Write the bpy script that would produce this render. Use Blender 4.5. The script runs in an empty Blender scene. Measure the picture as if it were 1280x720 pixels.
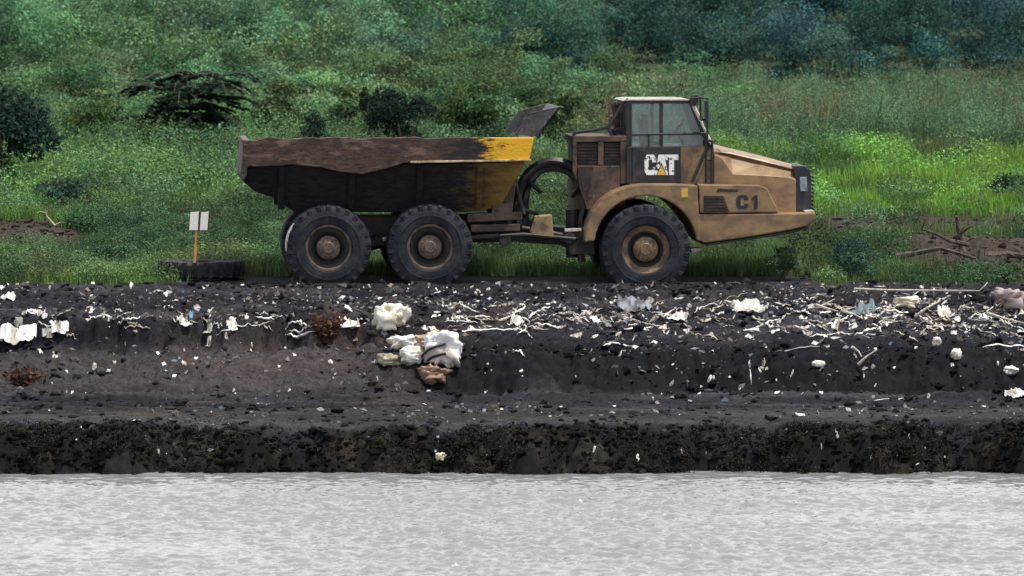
import bpy, bmesh, math, random
import numpy as np
from mathutils import Vector, Matrix

S = bpy.context.scene
COL = S.collection
R = math.radians
random.seed(7)
RNG = np.random.default_rng(11)

# ------------------------------------------------------------------ camera constants
CAM_Y, CAM_H, F, V0 = -120.0, 6.3, 7800.0, -53.5      # 1280-wide pixels, eye height over the truck's ground

# ------------------------------------------------------------------ numpy noise
_T = np.random.default_rng(3).random((256, 256))
def vn(x, y, s=0):
    x = np.asarray(x, float) + s * 17.31; y = np.asarray(y, float) + s * 9.77
    xi = np.floor(x).astype(int); yi = np.floor(y).astype(int)
    fx = x - xi; fy = y - yi
    fx = fx * fx * (3 - 2 * fx); fy = fy * fy * (3 - 2 * fy)
    a = _T[xi & 255, yi & 255]; b = _T[(xi + 1) & 255, yi & 255]
    c = _T[xi & 255, (yi + 1) & 255]; d = _T[(xi + 1) & 255, (yi + 1) & 255]
    return (a * (1 - fx) + b * fx) * (1 - fy) + (c * (1 - fx) + d * fx) * fy
def fbm(x, y, s=0, o=4):
    t = 0; a = 0.5; n = 0
    for k in range(o):
        t = t + a * vn(x * 2 ** k, y * 2 ** k, s + k); n += a; a *= .5
    return t / n
def sst(a, b, x):
    t = np.clip((x - a) / (b - a), 0, 1)
    return t * t * (3 - 2 * t)

# ------------------------------------------------------------------ terrain
PL = np.array([(-400, -9), (-30, -5.2), (-13.5, -3.3), (-12.25, -2.85), (-12.0, -2.58), (-11.78, -2.28), (-11.45, -2.04), (-11.0, -1.90), (-10.2, -1.79), (-6.7, -1.68),
               (-4.35, -1.02), (-4.1, -.92), (-3.9, -.46), (-0.9, -.03), (0, 0), (3.6, .05), (15, .8), (30, 1.6), (45, 2.0), (60, 2.6),
               (110, 6.2), (200, 15), (600, 50), (3000, 150)])
PR = np.array([(-400, -9), (-30, -5.2), (-13.5, -3.3), (-12.25, -2.85), (-12.0, -2.58), (-11.78, -2.28), (-11.45, -2.04), (-11.0, -1.90), (-10.2, -1.79), (-6.7, -1.68),
               (-6.4, -1.62), (-5.6, -1.0), (-4.6, -.86), (-0.9, -.03), (0, 0), (3.6, .05), (15, .8), (30, 1.6), (45, 2.0), (60, 2.6),
               (110, 6.2), (200, 15), (600, 50), (3000, 150)])
def gz(x, y):
    x = np.asarray(x, float); y = np.asarray(y, float)
    near = 1 - sst(-.6, .6, y)                         # mud side
    yw = y + near * ((fbm(x * .45, y * .2, 5, 3) - .5) * 1.15 + (fbm(x * 1.7, y * .6, 8, 2) - .5) * .55 + (fbm(x * 5, y * 2, 9, 2) - .5) * .34)
    a = np.interp(yw, PL[:, 0], PL[:, 1]); b = np.interp(yw, PR[:, 0], PR[:, 1])
    t = sst(-3.6, -.8, x)
    z = a * (1 - t) + b * t
    mud = near * sst(-16, -12.5, y)
    track = sst(-11.2, -10.6, y) * (1 - sst(-7.3, -6.5, y))
    am = mud * (1 - .62 * track)
    bk = sst(-12.6, -12.1, y) * (1 - sst(-11.4, -10.9, y)) * near
    z = z + am * ((fbm(x * 1.6, y * 1.6, 21, 3) - .5) * .17 + (fbm(x * 5.5, y * 5.5, 31, 3) - .5) * .15 + (vn(x * 17, y * 17, 41) - .5) * .06 - np.abs(fbm(x * 7, y * 7, 43, 3) - .5) * .22 + .03)
    z = z + bk * ((fbm(x * 2.6, y * 2.2, 45, 3) - .5) * .34 - np.abs(fbm(x * 8, y * 6, 47, 3) - .5) * .4)
    z = z - mud * .07 * np.exp(-((y + 7.35 + .1 * vn(x * .5, y * 0, 4)) / .22) ** 2) - mud * .06 * np.exp(-((y + 8.3 + .15 * vn(x * .5, y * 0, 6)) / .2) ** 2)
    z = z + mud * .08 * np.exp(-((y + 7.0) / .18) ** 2)
    # flat running surface the truck stands on
    fl = sst(-.5, 0, y) * (1 - sst(4.2, 5.5, y)) * (1 - sst(6.5, 8, np.abs(x)))
    back = sst(.3, 3, y)
    z = z + back * (1 - fl) * ((fbm(x * .35, y * .25, 51, 3) - .5) * .5 * sst(2, 12, y) + (fbm(x * 2.2, y * 2.2, 61, 2) - .5) * .14)
    # a raised dirt spoil heap on the right, a bare cut on the left
    z = z + (.30 + .5 * (fbm(x * 1.3, y * 1.3, 63, 4) - .5)) * np.exp(-(((x - 8.9) / 2.3) ** 2 + ((y - 6.0) / 2.6) ** 2)) + .16 * np.exp(-(((x - 9.6) / 1.1) ** 2 + ((y - 3.0) / .9) ** 2))
    z = z + (.14 + .5 * (fbm(x * 1.3, y * 1.3, 65, 4) - .5)) * np.exp(-(((x + 10) / 1.8) ** 2 + ((y - 10.5) / 1.6) ** 2))
    return z
def g1(x, y): return float(gz(np.array([x]), np.array([y]))[0])
_YS = np.concatenate([np.arange(-12, 6, .02), np.arange(6, 70, .1)])
def pick(px, v):
    """the spot of the ground one sees at a given place of the photograph"""
    d = _YS - CAM_Y
    x = (px - 640) * d / F
    vv = V0 + (CAM_H - gz(x, _YS)) / d * F
    k = np.argmax(vv <= v)
    return float(x[k]), float(_YS[k]), float(gz(x[k:k + 1], _YS[k:k + 1])[0])
def at(px, v, y):
    d = y - CAM_Y
    return (px - 640) * d / F, y, CAM_H - (v - V0) * d / F
def ppm(y): return F / (y - CAM_Y)                      # photo pixels per metre

# ------------------------------------------------------------------ materials
def nt(name):
    m = bpy.data.materials.new(name); m.use_nodes = True
    n = m.node_tree; n.nodes.clear()
    return m, n, n.nodes, n.links
def N(ns, t, **k):
    o = ns.new(t)
    for a, v in k.items():
        if a in o.inputs: o.inputs[a].default_value = v
        else: setattr(o, a, v)
    return o
def c4(c): return (*c, 1) if len(c) == 3 else c
def mat(name, c1, c2=None, scale=4, rough=.6, metal=0, bump=.0, bscale=30, c3=None, s3=1.5, lo=.42, hi=.62, lo3=.5, hi3=.62, spec=.4, stretch=(1, 1, 1)):
    """paint / rubber / steel with blotchy dirt of up to two kinds and a fine relief"""
    m, t, ns, L = nt(name)
    out = N(ns, 'ShaderNodeOutputMaterial'); p = N(ns, 'ShaderNodeBsdfPrincipled', Roughness=rough, Metallic=metal)
    p.inputs['Specular IOR Level'].default_value = spec
    L.new(p.outputs[0], out.inputs[0])
    tc = N(ns, 'ShaderNodeTexCoord'); mp = N(ns, 'ShaderNodeMapping'); mp.inputs['Scale'].default_value = stretch
    L.new(tc.outputs['Object'], mp.inputs[0])
    col = None
    def noise(sc, lo, hi, det=6):
        n = N(ns, 'ShaderNodeTexNoise', Scale=sc, Detail=det, Roughness=.65); L.new(mp.outputs[0], n.inputs['Vector'])
        r = N(ns, 'ShaderNodeMapRange'); r.inputs[1].default_value = lo; r.inputs[2].default_value = hi
        L.new(n.outputs[0], r.inputs[0]); return r.outputs[0]
    if c2 is None: p.inputs['Base Color'].default_value = c4(c1)
    else:
        mx = N(ns, 'ShaderNodeMix', data_type='RGBA'); mx.inputs[6].default_value = c4(c1); mx.inputs[7].default_value = c4(c2)
        L.new(noise(scale, lo, hi), mx.inputs[0]); col = mx.outputs[2]
        if c3 is not None:
            m2 = N(ns, 'ShaderNodeMix', data_type='RGBA'); L.new(col, m2.inputs[6]); m2.inputs[7].default_value = c4(c3)
            L.new(noise(s3, lo3, hi3, 8), m2.inputs[0]); col = m2.outputs[2]
        L.new(col, p.inputs['Base Color'])
    if bump:
        n = N(ns, 'ShaderNodeTexNoise', Scale=bscale, Detail=4); L.new(tc.outputs['Object'], n.inputs['Vector'])
        b = N(ns, 'ShaderNodeBump', Strength=bump, Distance=.02); L.new(n.outputs[0], b.inputs['Height']); L.new(b.outputs[0], p.inputs['Normal'])
    return m
def leaf_mat(name, trans=.30, rough=.6, spec=.07):
    m, t, ns, L = nt(name)
    out = N(ns, 'ShaderNodeOutputMaterial'); a = N(ns, 'ShaderNodeAttribute', attribute_name='tint')
    p = N(ns, 'ShaderNodeBsdfPrincipled', Roughness=rough); p.inputs['Specular IOR Level'].default_value = spec
    tr = N(ns, 'ShaderNodeBsdfTranslucent'); mx = N(ns, 'ShaderNodeMixShader', Fac=trans)
    L.new(a.outputs['Color'], p.inputs['Base Color']); L.new(a.outputs['Color'], tr.inputs[0])
    L.new(p.outputs[0], mx.inputs[1]); L.new(tr.outputs[0], mx.inputs[2]); L.new(mx.outputs[0], out.inputs[0])
    return m
def ground_mat():
    m, t, ns, L = nt('soil')
    out = N(ns, 'ShaderNodeOutputMaterial'); a = N(ns, 'ShaderNodeAttribute', attribute_name='tint')
    p = N(ns, 'ShaderNodeBsdfPrincipled', Roughness=.9); p.inputs['Specular IOR Level'].default_value = .12
    tc = N(ns, 'ShaderNodeTexCoord')
    n1 = N(ns, 'ShaderNodeTexNoise', Scale=9, Detail=8, Roughness=.7); n2 = N(ns, 'ShaderNodeTexNoise', Scale=40, Detail=4, Roughness=.7)
    for n in (n1, n2): L.new(tc.outputs['Object'], n.inputs['Vector'])
    r1 = N(ns, 'ShaderNodeMapRange'); [r1.inputs[i].__setattr__('default_value', v) for i, v in ((1, .3), (2, .7), (3, .45), (4, 1.6))]
    r2 = N(ns, 'ShaderNodeMapRange'); [r2.inputs[i].__setattr__('default_value', v) for i, v in ((1, .3), (2, .72), (3, .5), (4, 1.7))]
    L.new(n1.outputs[0], r1.inputs[0]); L.new(n2.outputs[0], r2.inputs[0])
    mu = N(ns, 'ShaderNodeMath', operation='MULTIPLY'); L.new(r1.outputs[0], mu.inputs[0]); L.new(r2.outputs[0], mu.inputs[1])
    vm = N(ns, 'ShaderNodeVectorMath', operation='SCALE'); L.new(a.outputs['Color'], vm.inputs[0]); L.new(mu.outputs[0], vm.inputs['Scale'])
    L.new(vm.outputs[0], p.inputs['Base Color'])
    b = N(ns, 'ShaderNodeBump', Strength=.22, Distance=.03); L.new(n2.outputs[0], b.inputs['Height']); L.new(b.outputs[0], p.inputs['Normal'])
    L.new(p.outputs[0], out.inputs[0])
    return m
def tint_mat(name, rough=.7, spec=.3, bump=.4, bscale=40):
    m, t, ns, L = nt(name)
    out = N(ns, 'ShaderNodeOutputMaterial'); a = N(ns, 'ShaderNodeAttribute', attribute_name='tint')
    p = N(ns, 'ShaderNodeBsdfPrincipled', Roughness=rough); p.inputs['Specular IOR Level'].default_value = spec
    tc = N(ns, 'ShaderNodeTexCoord'); n2 = N(ns, 'ShaderNodeTexNoise', Scale=bscale, Detail=4); L.new(tc.outputs['Object'], n2.inputs['Vector'])
    b = N(ns, 'ShaderNodeBump', Strength=bump, Distance=.02); L.new(n2.outputs[0], b.inputs['Height']); L.new(b.outputs[0], p.inputs['Normal'])
    L.new(a.outputs['Color'], p.inputs['Base Color']); L.new(p.outputs[0], out.inputs[0])
    return m
def water_mat():
    m, t, ns, L = nt('river_water')
    out = N(ns, 'ShaderNodeOutputMaterial')
    p = N(ns, 'ShaderNodeBsdfPrincipled', Roughness=.07, IOR=1.33); p.inputs['Base Color'].default_value = (.22, .22, .225, 1)
    tc = N(ns, 'ShaderNodeTexCoord'); mp = N(ns, 'ShaderNodeMapping'); mp.inputs['Scale'].default_value = (1, .8, 1)
    L.new(tc.outputs['Object'], mp.inputs[0])
    n = N(ns, 'ShaderNodeTexNoise', Scale=12, Detail=4, Roughness=.55); L.new(mp.outputs[0], n.inputs['Vector'])
    b = N(ns, 'ShaderNodeBump', Strength=.22, Distance=.03); L.new(n.outputs[0], b.inputs['Height']); L.new(b.outputs[0], p.inputs['Normal'])
    L.new(p.outputs[0], out.inputs[0])
    return m
def glass_mat():
    m, t, ns, L = nt('dusty_glass')
    out = N(ns, 'ShaderNodeOutputMaterial')
    tr = N(ns, 'ShaderNodeBsdfTransparent'); tr.inputs[0].default_value = (.86, .93, .95, 1)
    gl = N(ns, 'ShaderNodeBsdfGlossy', Roughness=.08); df = N(ns, 'ShaderNodeBsdfDiffuse'); df.inputs[0].default_value = (.33, .36, .37, 1)
    fr = N(ns, 'ShaderNodeFresnel', IOR=1.5)
    tc = N(ns, 'ShaderNodeTexCoord'); n = N(ns, 'ShaderNodeTexNoise', Scale=3, Detail=5); L.new(tc.outputs['Object'], n.inputs['Vector'])
    r = N(ns, 'ShaderNodeMapRange'); [r.inputs[i].__setattr__('default_value', v) for i, v in ((1, .3), (2, .75), (3, .05), (4, .30))]
    L.new(n.outputs[0], r.inputs[0])
    m1 = N(ns, 'ShaderNodeMixShader'); m2 = N(ns, 'ShaderNodeMixShader')
    L.new(r.outputs[0], m1.inputs[0]); L.new(tr.outputs[0], m1.inputs[1]); L.new(df.outputs[0], m1.inputs[2])
    L.new(fr.outputs[0], m2.inputs[0]); L.new(m1.outputs[0], m2.inputs[1]); L.new(gl.outputs[0], m2.inputs[2])
    L.new(m2.outputs[0], out.inputs[0])
    return m

# ------------------------------------------------------------------ mesh helpers
class MB:
    def __init__(s): s.v = []; s.f = []; s.c = []
    def add(s, vs, fs):
        o = len(s.v); s.v += [tuple(p) for p in vs]; s.f += [tuple(i + o for i in f) for f in fs]; return s
    def prism(s, prof, y0, y1):
        """profile of (x, z) run from y0 to y1; y0/y1 may be lists, one per profile point"""
        n = len(prof)
        a = y0 if isinstance(y0, (list, tuple)) else [y0] * n; b = y1 if isinstance(y1, (list, tuple)) else [y1] * n
        vs = [(p[0], a[i], p[1]) for i, p in enumerate(prof)] + [(p[0], b[i], p[1]) for i, p in enumerate(prof)]
        fs = [tuple(range(n)), tuple(range(2 * n - 1, n - 1, -1))] + [(i, i + n, (i + 1) % n + n, (i + 1) % n) for i in range(n)]
        return s.add(vs, fs)
    def box(s, x0, x1, y0, y1, z0, z1): return s.prism([(x0, z0), (x1, z0), (x1, z1), (x0, z1)], y0, y1)
    def tube(s, pts, r, n=8, cap=True):
        pts = [Vector(p) for p in pts]; m = len(pts)
        rs = r if isinstance(r, (list, tuple)) else [r] * m
        vs = []; up = Vector((.13, .31, .94))
        for i, p in enumerate(pts):
            d = (pts[min(i + 1, m - 1)] - pts[max(i - 1, 0)]).normalized()
            a = d.cross(up)
            if a.length < 1e-3: a = d.cross(Vector((1, 0, 0)))
            a.normalize(); b = d.cross(a)
            vs += [p + (a * math.cos(t) + b * math.sin(t)) * rs[i] for t in (2 * math.pi * k / n for k in range(n))]
        fs = [(i * n + k, i * n + (k + 1) % n, (i + 1) * n + (k + 1) % n, (i + 1) * n + k) for i in range(m - 1) for k in range(n)]
        if cap: fs += [tuple(range(n - 1, -1, -1)), tuple((m - 1) * n + k for k in range(n))]
        return s.add(vs, fs)
    def lathe(s, prof, n=48, c=(0, 0, 0)):
        """profile of (r, y) turned about the y axis"""
        m = len(prof); vs = []
        for k in range(n):
            t = 2 * math.pi * k / n
            vs += [(c[0] + r * math.cos(t), c[1] + y, c[2] + r * math.sin(t)) for r, y in prof]
        fs = [(k * m + i, k * m + i + 1, ((k + 1) % n) * m + i + 1, ((k + 1) % n) * m + i) for k in range(n) for i in range(m - 1)]
        return s.add(vs, fs)
    def build(s, name, m, parent=None, bevel=0, smooth=None, loc=None):
        me = bpy.data.meshes.new(name); me.from_pydata(s.v, [], s.f); me.update()
        bm = bmesh.new(); bm.from_mesh(me); bmesh.ops.recalc_face_normals(bm, faces=bm.faces); bm.to_mesh(me); bm.free()
        me.materials.append(m)
        if smooth is not None:
            me.polygons.foreach_set('use_smooth', [True] * len(me.polygons)); me.set_sharp_from_angle(angle=R(smooth))
        o = bpy.data.objects.new(name, me); COL.objects.link(o)
        if parent: o.parent = parent
        if loc: o.location = loc
        if bevel:
            b = o.modifiers.new('edge', 'BEVEL'); b.width = bevel; b.segments = 2; b.limit_method = 'ANGLE'; b.angle_limit = R(35)
        return o
def tag(o, label=None, cat=None, group=None, kind=None):
    for k, v in (('label', label), ('category', cat), ('group', group), ('kind', kind)):
        if v: o[k] = v
    return o
def empty(name, loc, rz=0, **k):
    o = bpy.data.objects.new(name, None); COL.objects.link(o); o.location = loc; o.rotation_euler = (0, 0, rz); o.empty_display_size = .3
    return tag(o, **k)
def np_mesh(name, V, k, colors, m, parent=None, loc=(0, 0, 0)):
    """V (n,k,3) separate k-gons; colours (n,3) -> point attribute tint"""
    n = len(V); me = bpy.data.meshes.new(name)
    me.vertices.add(n * k); me.vertices.foreach_set('co', (V - np.array(loc)).reshape(-1).astype(np.float32))
    me.loops.add(n * k); me.loops.foreach_set('vertex_index', np.arange(n * k, dtype=np.int32))
    me.polygons.add(n); me.polygons.foreach_set('loop_start', np.arange(0, n * k, k, dtype=np.int32))
    me.update(calc_edges=True)
    at_ = me.attributes.new('tint', 'FLOAT_COLOR', 'POINT')
    cc = np.ones((n, k, 4), np.float32); cc[:, :, :3] = np.clip(colors, 0, 1)[:, None, :]
    at_.data.foreach_set('color', cc.reshape(-1))
    me.materials.append(m)
    o = bpy.data.objects.new(name, me); COL.objects.link(o); o.location = loc
    if parent: o.parent = parent
    return o
def grid_mesh(name, X, Y, Z, colors, m, smooth=True):
    nr, nc = X.shape
    me = bpy.data.meshes.new(name)
    me.vertices.add(nr * nc); me.vertices.foreach_set('co', np.stack([X, Y, Z], -1).reshape(-1).astype(np.float32))
    i = np.arange(nr * nc).reshape(nr, nc)
    q = np.stack([i[:-1, :-1], i[:-1, 1:], i[1:, 1:], i[1:, :-1]], -1).reshape(-1, 4)
    me.loops.add(q.size); me.loops.foreach_set('vertex_index', q.reshape(-1).astype(np.int32))
    me.polygons.add(len(q)); me.polygons.foreach_set('loop_start', np.arange(0, q.size, 4, dtype=np.int32))
    me.update(calc_edges=True)
    if smooth: me.polygons.foreach_set('use_smooth', np.ones(len(q), bool))
    if colors is not None:
        a = me.attributes.new('tint', 'FLOAT_COLOR', 'POINT')
        cc = np.ones((nr * nc, 4), np.float32); cc[:, :3] = np.clip(colors.reshape(-1, 3), 0, 1); a.data.foreach_set('color', cc.reshape(-1))
    me.materials.append(m)
    o = bpy.data.objects.new(name, me); COL.objects.link(o)
    return o
def unit(a): return a / np.maximum(np.linalg.norm(a, axis=-1, keepdims=True), 1e-9)

# ------------------------------------------------------------------ foliage makers
def leaves(lobes, n, size, col, rng, var=.35, up=.4, shell=(.55, 1.08), droop=0, asp=.5, lobevar=.3):
    """leaf-shaped quads spread through the lobes (centre, radii) of a crown"""
    C = np.array([l[0] for l in lobes], float); Rr = np.array([l[1] for l in lobes], float)
    w = (Rr[:, 0] * Rr[:, 2]); k = rng.choice(len(lobes), n, p=w / w.sum())
    d = unit(rng.normal(size=(n, 3))); d[:, 2] = np.where(d[:, 2] < -.3, -d[:, 2] * .6, d[:, 2])
    d = unit(d)
    p = C[k] + Rr[k] * d * (shell[0] + (shell[1] - shell[0]) * rng.random((n, 1)) ** .6)
    nrm = unit(d * .6 + rng.normal(size=(n, 3)) * .55 + np.array([0, 0, up]))
    u = unit(np.cross(nrm, rng.normal(size=(n, 3)))); u[:, 2] -= droop; u = unit(u)
    v = unit(np.cross(nrm, u))
    s = size * (.6 + .8 * rng.random((n, 1)))
    V = np.stack([p - u * s * .5, p + v * s * asp * .5 + u * s * .05, p + u * s * .5, p - v * s * asp * .5 + u * s * .05], 1)
    lv = 1 + lobevar * (rng.random((len(lobes), 1)) * 2 - 1); hue = rng.random((len(lobes), 1)) * .24 - .13
    c = np.array(col)[None] * lv[k] * (1 + var * (rng.random((n, 1)) * 2 - 1))
    c = c * np.concatenate([1 + hue[k], np.ones((n, 1)), 1 - hue[k]], 1)
    return V, c
def crown_lobes(cx, cy, cz, rx, ry, rz, n, rng, lr=(.3, .5)):
    L = []
    for i in range(n):
        d = rng.normal(size=3); d /= np.linalg.norm(d); q = rng.random() ** .5 * .8
        s = lr[0] + (lr[1] - lr[0]) * rng.random()
        L.append(((cx + d[0] * rx * q, cy + d[1] * ry * q, cz + d[2] * rz * q), (rx * s, ry * s, rz * s * .9)))
    return L
def blades(P, h, w, col, rng, lean=.35, var=.35):
    """grass blades, two quads each, rooted at P (n,3)"""
    n = len(P); a = rng.random(n) * 2 * np.pi; b = rng.random(n) * 2 * np.pi
    side = np.stack([np.cos(a), np.sin(a), np.zeros(n)], 1) * (w * (.6 + .8 * rng.random(n)))[:, None]
    H = (h * (.5 + .8 * rng.random(n)))[:, None]
    ln = np.stack([np.cos(b), np.sin(b), np.zeros(n)], 1) * (lean * (.2 + rng.random(n)))[:, None] * H
    up = np.array([0, 0, 1.])
    m = P + up * H * .55 + ln * .35; t = P + up * H + ln
    q1 = np.stack([P - side, P + side, m + side * .8, m - side * .8], 1)
    q2 = np.stack([m - side * .8, m + side * .8, t + side * .12, t - side * .12], 1)
    c = col * (1 + var * (rng.random((n, 1)) * 2 - 1)) * np.stack([1 + .2 * rng.random(n), np.ones(n), 1 - .2 * rng.random(n)], 1)
    return np.concatenate([q1, q2]), np.concatenate([c, c])
# ================================================================== camera, sky, sun
cam = bpy.data.cameras.new('camera'); co = bpy.data.objects.new('camera', cam); COL.objects.link(co); S.camera = co
cam.sensor_width = 36; cam.lens = 36 * F / 1280; cam.clip_end = 6000; cam.clip_start = 1
cam.dof.use_dof = True; cam.dof.focus_distance = 113; cam.dof.aperture_fstop = 2.6
co.location = (0, CAM_Y, CAM_H); co.rotation_euler = (R(90) - math.atan((360 - V0) / F), 0, 0)
SUN = Vector((.34, -.12, .93)).normalized()
def ADDED_CLOUD():
    """a bank of white cloud added low in the unseen sky to brighten the water, broken higher up"""
    ns = W.node_tree.nodes; L = W.node_tree.links; out = ns['World Output']
    tc = ns.new('ShaderNodeTexCoord'); sx = ns.new('ShaderNodeSeparateXYZ'); L.new(tc.outputs['Generated'], sx.inputs[0])
    mp = ns.new('ShaderNodeMapping'); mp.inputs['Scale'].default_value = (1, 1, 2.6); L.new(tc.outputs['Generated'], mp.inputs[0])
    n = ns.new('ShaderNodeTexNoise'); n.inputs['Scale'].default_value = 2.2; n.inputs['Detail'].default_value = 7; L.new(mp.outputs[0], n.inputs['Vector'])
    lo = ns.new('ShaderNodeMapRange'); lo.inputs[1].default_value = .02; lo.inputs[2].default_value = .75; lo.inputs[3].default_value = .34; lo.inputs[4].default_value = -.06; L.new(sx.outputs[2], lo.inputs[0])
    yb = ns.new('ShaderNodeMath'); yb.operation = 'MULTIPLY_ADD'; yb.inputs[1].default_value = .10; L.new(sx.outputs[1], yb.inputs[0]); L.new(lo.outputs[0], yb.inputs[2])
    ad = ns.new('ShaderNodeMath'); ad.operation = 'ADD'; L.new(n.outputs[0], ad.inputs[0]); L.new(yb.outputs[0], ad.inputs[1])
    mr = ns.new('ShaderNodeMapRange'); mr.inputs[1].default_value = .5; mr.inputs[2].default_value = .72; L.new(ad.outputs[0], mr.inputs[0])
    b2 = ns.new('ShaderNodeBackground'); b2.inputs[0].default_value = (.95, .965, 1, 1); b2.inputs[1].default_value = CLOUD_FILL
    mx = ns.new('ShaderNodeMixShader'); L.new(mr.outputs[0], mx.inputs[0]); L.new(bg.outputs[0], mx.inputs[1]); L.new(b2.outputs[0], mx.inputs[2]); L.new(mx.outputs[0], out.inputs[0])
CLOUD_FILL = 1.06  # strength of the cloud added out of view to brighten the water
W = bpy.data.worlds.new('World'); S.world = W; W.use_nodes = True
wn = W.node_tree.nodes; bg = wn['Background']; sky = wn.new('ShaderNodeTexSky'); sky.sky_type = 'NISHITA'; sky.sun_disc = False
sky.sun_elevation = math.asin(SUN.z); sky.sun_rotation = math.atan2(SUN.x, SUN.y); sky.dust_density = 2.5; sky.air_density = 1.0; sky.ozone_density = 1.2
W.node_tree.links.new(sky.outputs[0], bg.inputs[0]); bg.inputs[1].default_value = .10
ADDED_CLOUD()
sl = bpy.data.lights.new('sun', 'SUN'); sl.energy = 3.3; sl.angle = R(.8); sl.color = (1, .94, .84)
so = bpy.data.objects.new('sun', sl); COL.objects.link(so); so.rotation_euler = SUN.to_track_quat('Z', 'Y').to_euler(); so.location = (30, -20, 60)
S.view_settings.view_transform = 'Standard'; S.view_settings.look = 'None'; S.view_settings.gamma = 1; S.view_settings.use_curve_mapping = False
S.view_settings.exposure = .6
S.cycles.use_denoising = True; S.cycles.sample_clamp_indirect = 5; S.cycles.sample_clamp_direct = 2.5; S.cycles.max_bounces = 6; S.cycles.transparent_max_bounces = 12; S.cycles.volume_bounces = 0

# ================================================================== ground, one sheet to the horizon
def grow(a, step, end, f=1.18):
    o = []; s = step
    while (a < end) if step > 0 else (a > end):
        a += s; s *= f; o.append(a)
    return o
xs = np.arange(-12.5, 12.51, .045); xs = np.array(grow(-12.5, -.07, -640)[::-1] + list(xs) + grow(12.5, .07, 640))
ys = np.array(grow(-13, -.3, -500)[::-1] + list(np.arange(-13, 1.2, .04)) + list(np.arange(1.2, 16, .12)) + list(np.arange(16, 70, .5)) + grow(70, .6, 640))
X, Y = np.meshgrid(xs, ys); Z = gz(X, Y)
def mixc(a, b, t): return a * (1 - t[..., None]) + np.array(b) * t[..., None]
def gcol(X, Y):
  gc = np.ones(X.shape + (3,)) * np.array((.032, .046, .022))
  bare = np.clip(np.exp(-(((X - 9.8) / 3.2) ** 2 + ((Y - 6.0) / 5.0) ** 2)) * 1.8 + np.exp(-(((X + 10.2) / 2.8) ** 2 + ((Y - 9) / 3.8) ** 2)) * 1.6
                 + np.exp(-(((X - 8.5) / 3.8) ** 2 + ((Y - 12.6) / 2.2) ** 2)) * 1.5, 0, 1)
  gc = mixc(gc, (.036, .029, .024), bare * sst(.3, .55, fbm(X * .9, Y * .5, 71, 3) + bare * .3))
  mud = 1 - sst(-.2, 1.2, Y + (fbm(X * 1.2, Y, 77, 3) - .5) * 1.2)
  mud = np.maximum(mud, sst(-.6, .2, Y) * (1 - sst(2.4, 3.6, Y + (fbm(X, Y, 79, 2) - .5))) * (1 - sst(5.9, 7, np.abs(X + .2))))
  gm = np.ones(X.shape + (3,)) * np.array((.015, .015, .019))
  brown = sst(.5, .68, fbm(X * .5, Y * .5, 81, 4)); gm = mixc(gm, (.040, .031, .028), brown * (.75 - .45 * sst(-2, 3, X)))
  gm = mixc(gm, (.009, .009, .011), sst(.5, .66, fbm(X * .7, Y * 1.1, 91, 4)) * .8)
  gm = mixc(gm, (.036, .036, .042), sst(.52, .66, fbm(X * .22, Y * 2.4, 83, 4)) * .7); gm = mixc(gm, (.008, .008, .011), sst(.50, .62, fbm(X * .25 + 7, Y * 2.8, 87, 4)) * .85)
  # paler shelf left, blackened cut right, dark wet bank along the waterline
  shelf = (1 - sst(-3.5, -.8, X)) * sst(-7, -6, Y) * (1 - sst(-4.6, -4.2, Y)); gm = mixc(gm, (.052, .044, .043), shelf * .55)
  cut = sst(-3.5, -.5, X) * sst(-6.9, -6.4, Y) * (1 - sst(-4.9, -4.3, Y)); gm = mixc(gm, (.005, .005, .0068), cut * .85)
  bank = sst(-13, -12, Y) * (1 - sst(-11.6, -10.9, Y + (fbm(X * 1.3, Y * .8, 95, 4) - .5) * 1.6)); gm = mixc(gm, (.0042, .0045, .004), bank * .95)
  gm = mixc(gm, (.020, .017, .013), bank * sst(.5, .64, fbm(X * 2.2, Y * 2.6, 99, 4)) * .75)
  strip = sst(-11.2, -10.7, Y) * (1 - sst(-9, -8.2, Y)); gm = mixc(gm, (.046, .041, .035), strip * .35 * sst(.35, .6, fbm(X * .4, Y, 97, 3) + .1))
  gc = gc * (1 - mud[..., None]) + gm * mud[..., None]
  return gc
gc = gcol(X, Y)
ground = tag(grid_mesh('ground', X, Y, Z, gc, ground_mat()), kind='structure', label='dark muddy river bank rising to grassy land behind', cat='ground')

# ================================================================== water
wx = np.array(grow(-11.5, -.08, -560, 1.25)[::-1] + list(np.arange(-11.5, 11.5, .045)) + grow(11.5, .08, 560, 1.25))
wy = np.array(grow(-33, -.1, -480, 1.25)[::-1] + list(np.arange(-33, -11.6, .033)))
WX, WY = np.meshgrid(wx, wy)
def waves(x, y):
    w = x * .25
    xr = .93 * x + .36 * y + .5 * vn(x * .8, y * 1.1, 111); yr = -.30 * x + .95 * y + .4 * vn(x * .9, y * .7, 113)
    a = (fbm(xr * 2.7, yr * 6.0, 121, 4) - .5) * .046
    b = (fbm(x * 5.0 - y * 1.6, y * 9.0 + 1.1 * x, 131, 3) - .5) * .028
    c = .008 * np.sin(y * 1.7 + 2.5 * vn(x * .3, y * .3, 141) * 3)
    am = (.35 + .65 * sst(-12.6, -18, y)) * (.35 + 1.3 * fbm(x * .15, y * .4, 151, 3))
    return (a + b + c) * am * 2.7
water = tag(grid_mesh('water', WX, WY, -2.64 + waves(WX, WY), None, water_mat()), kind='structure', label='pale rippled river water in front of the bank', cat='water')

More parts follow.
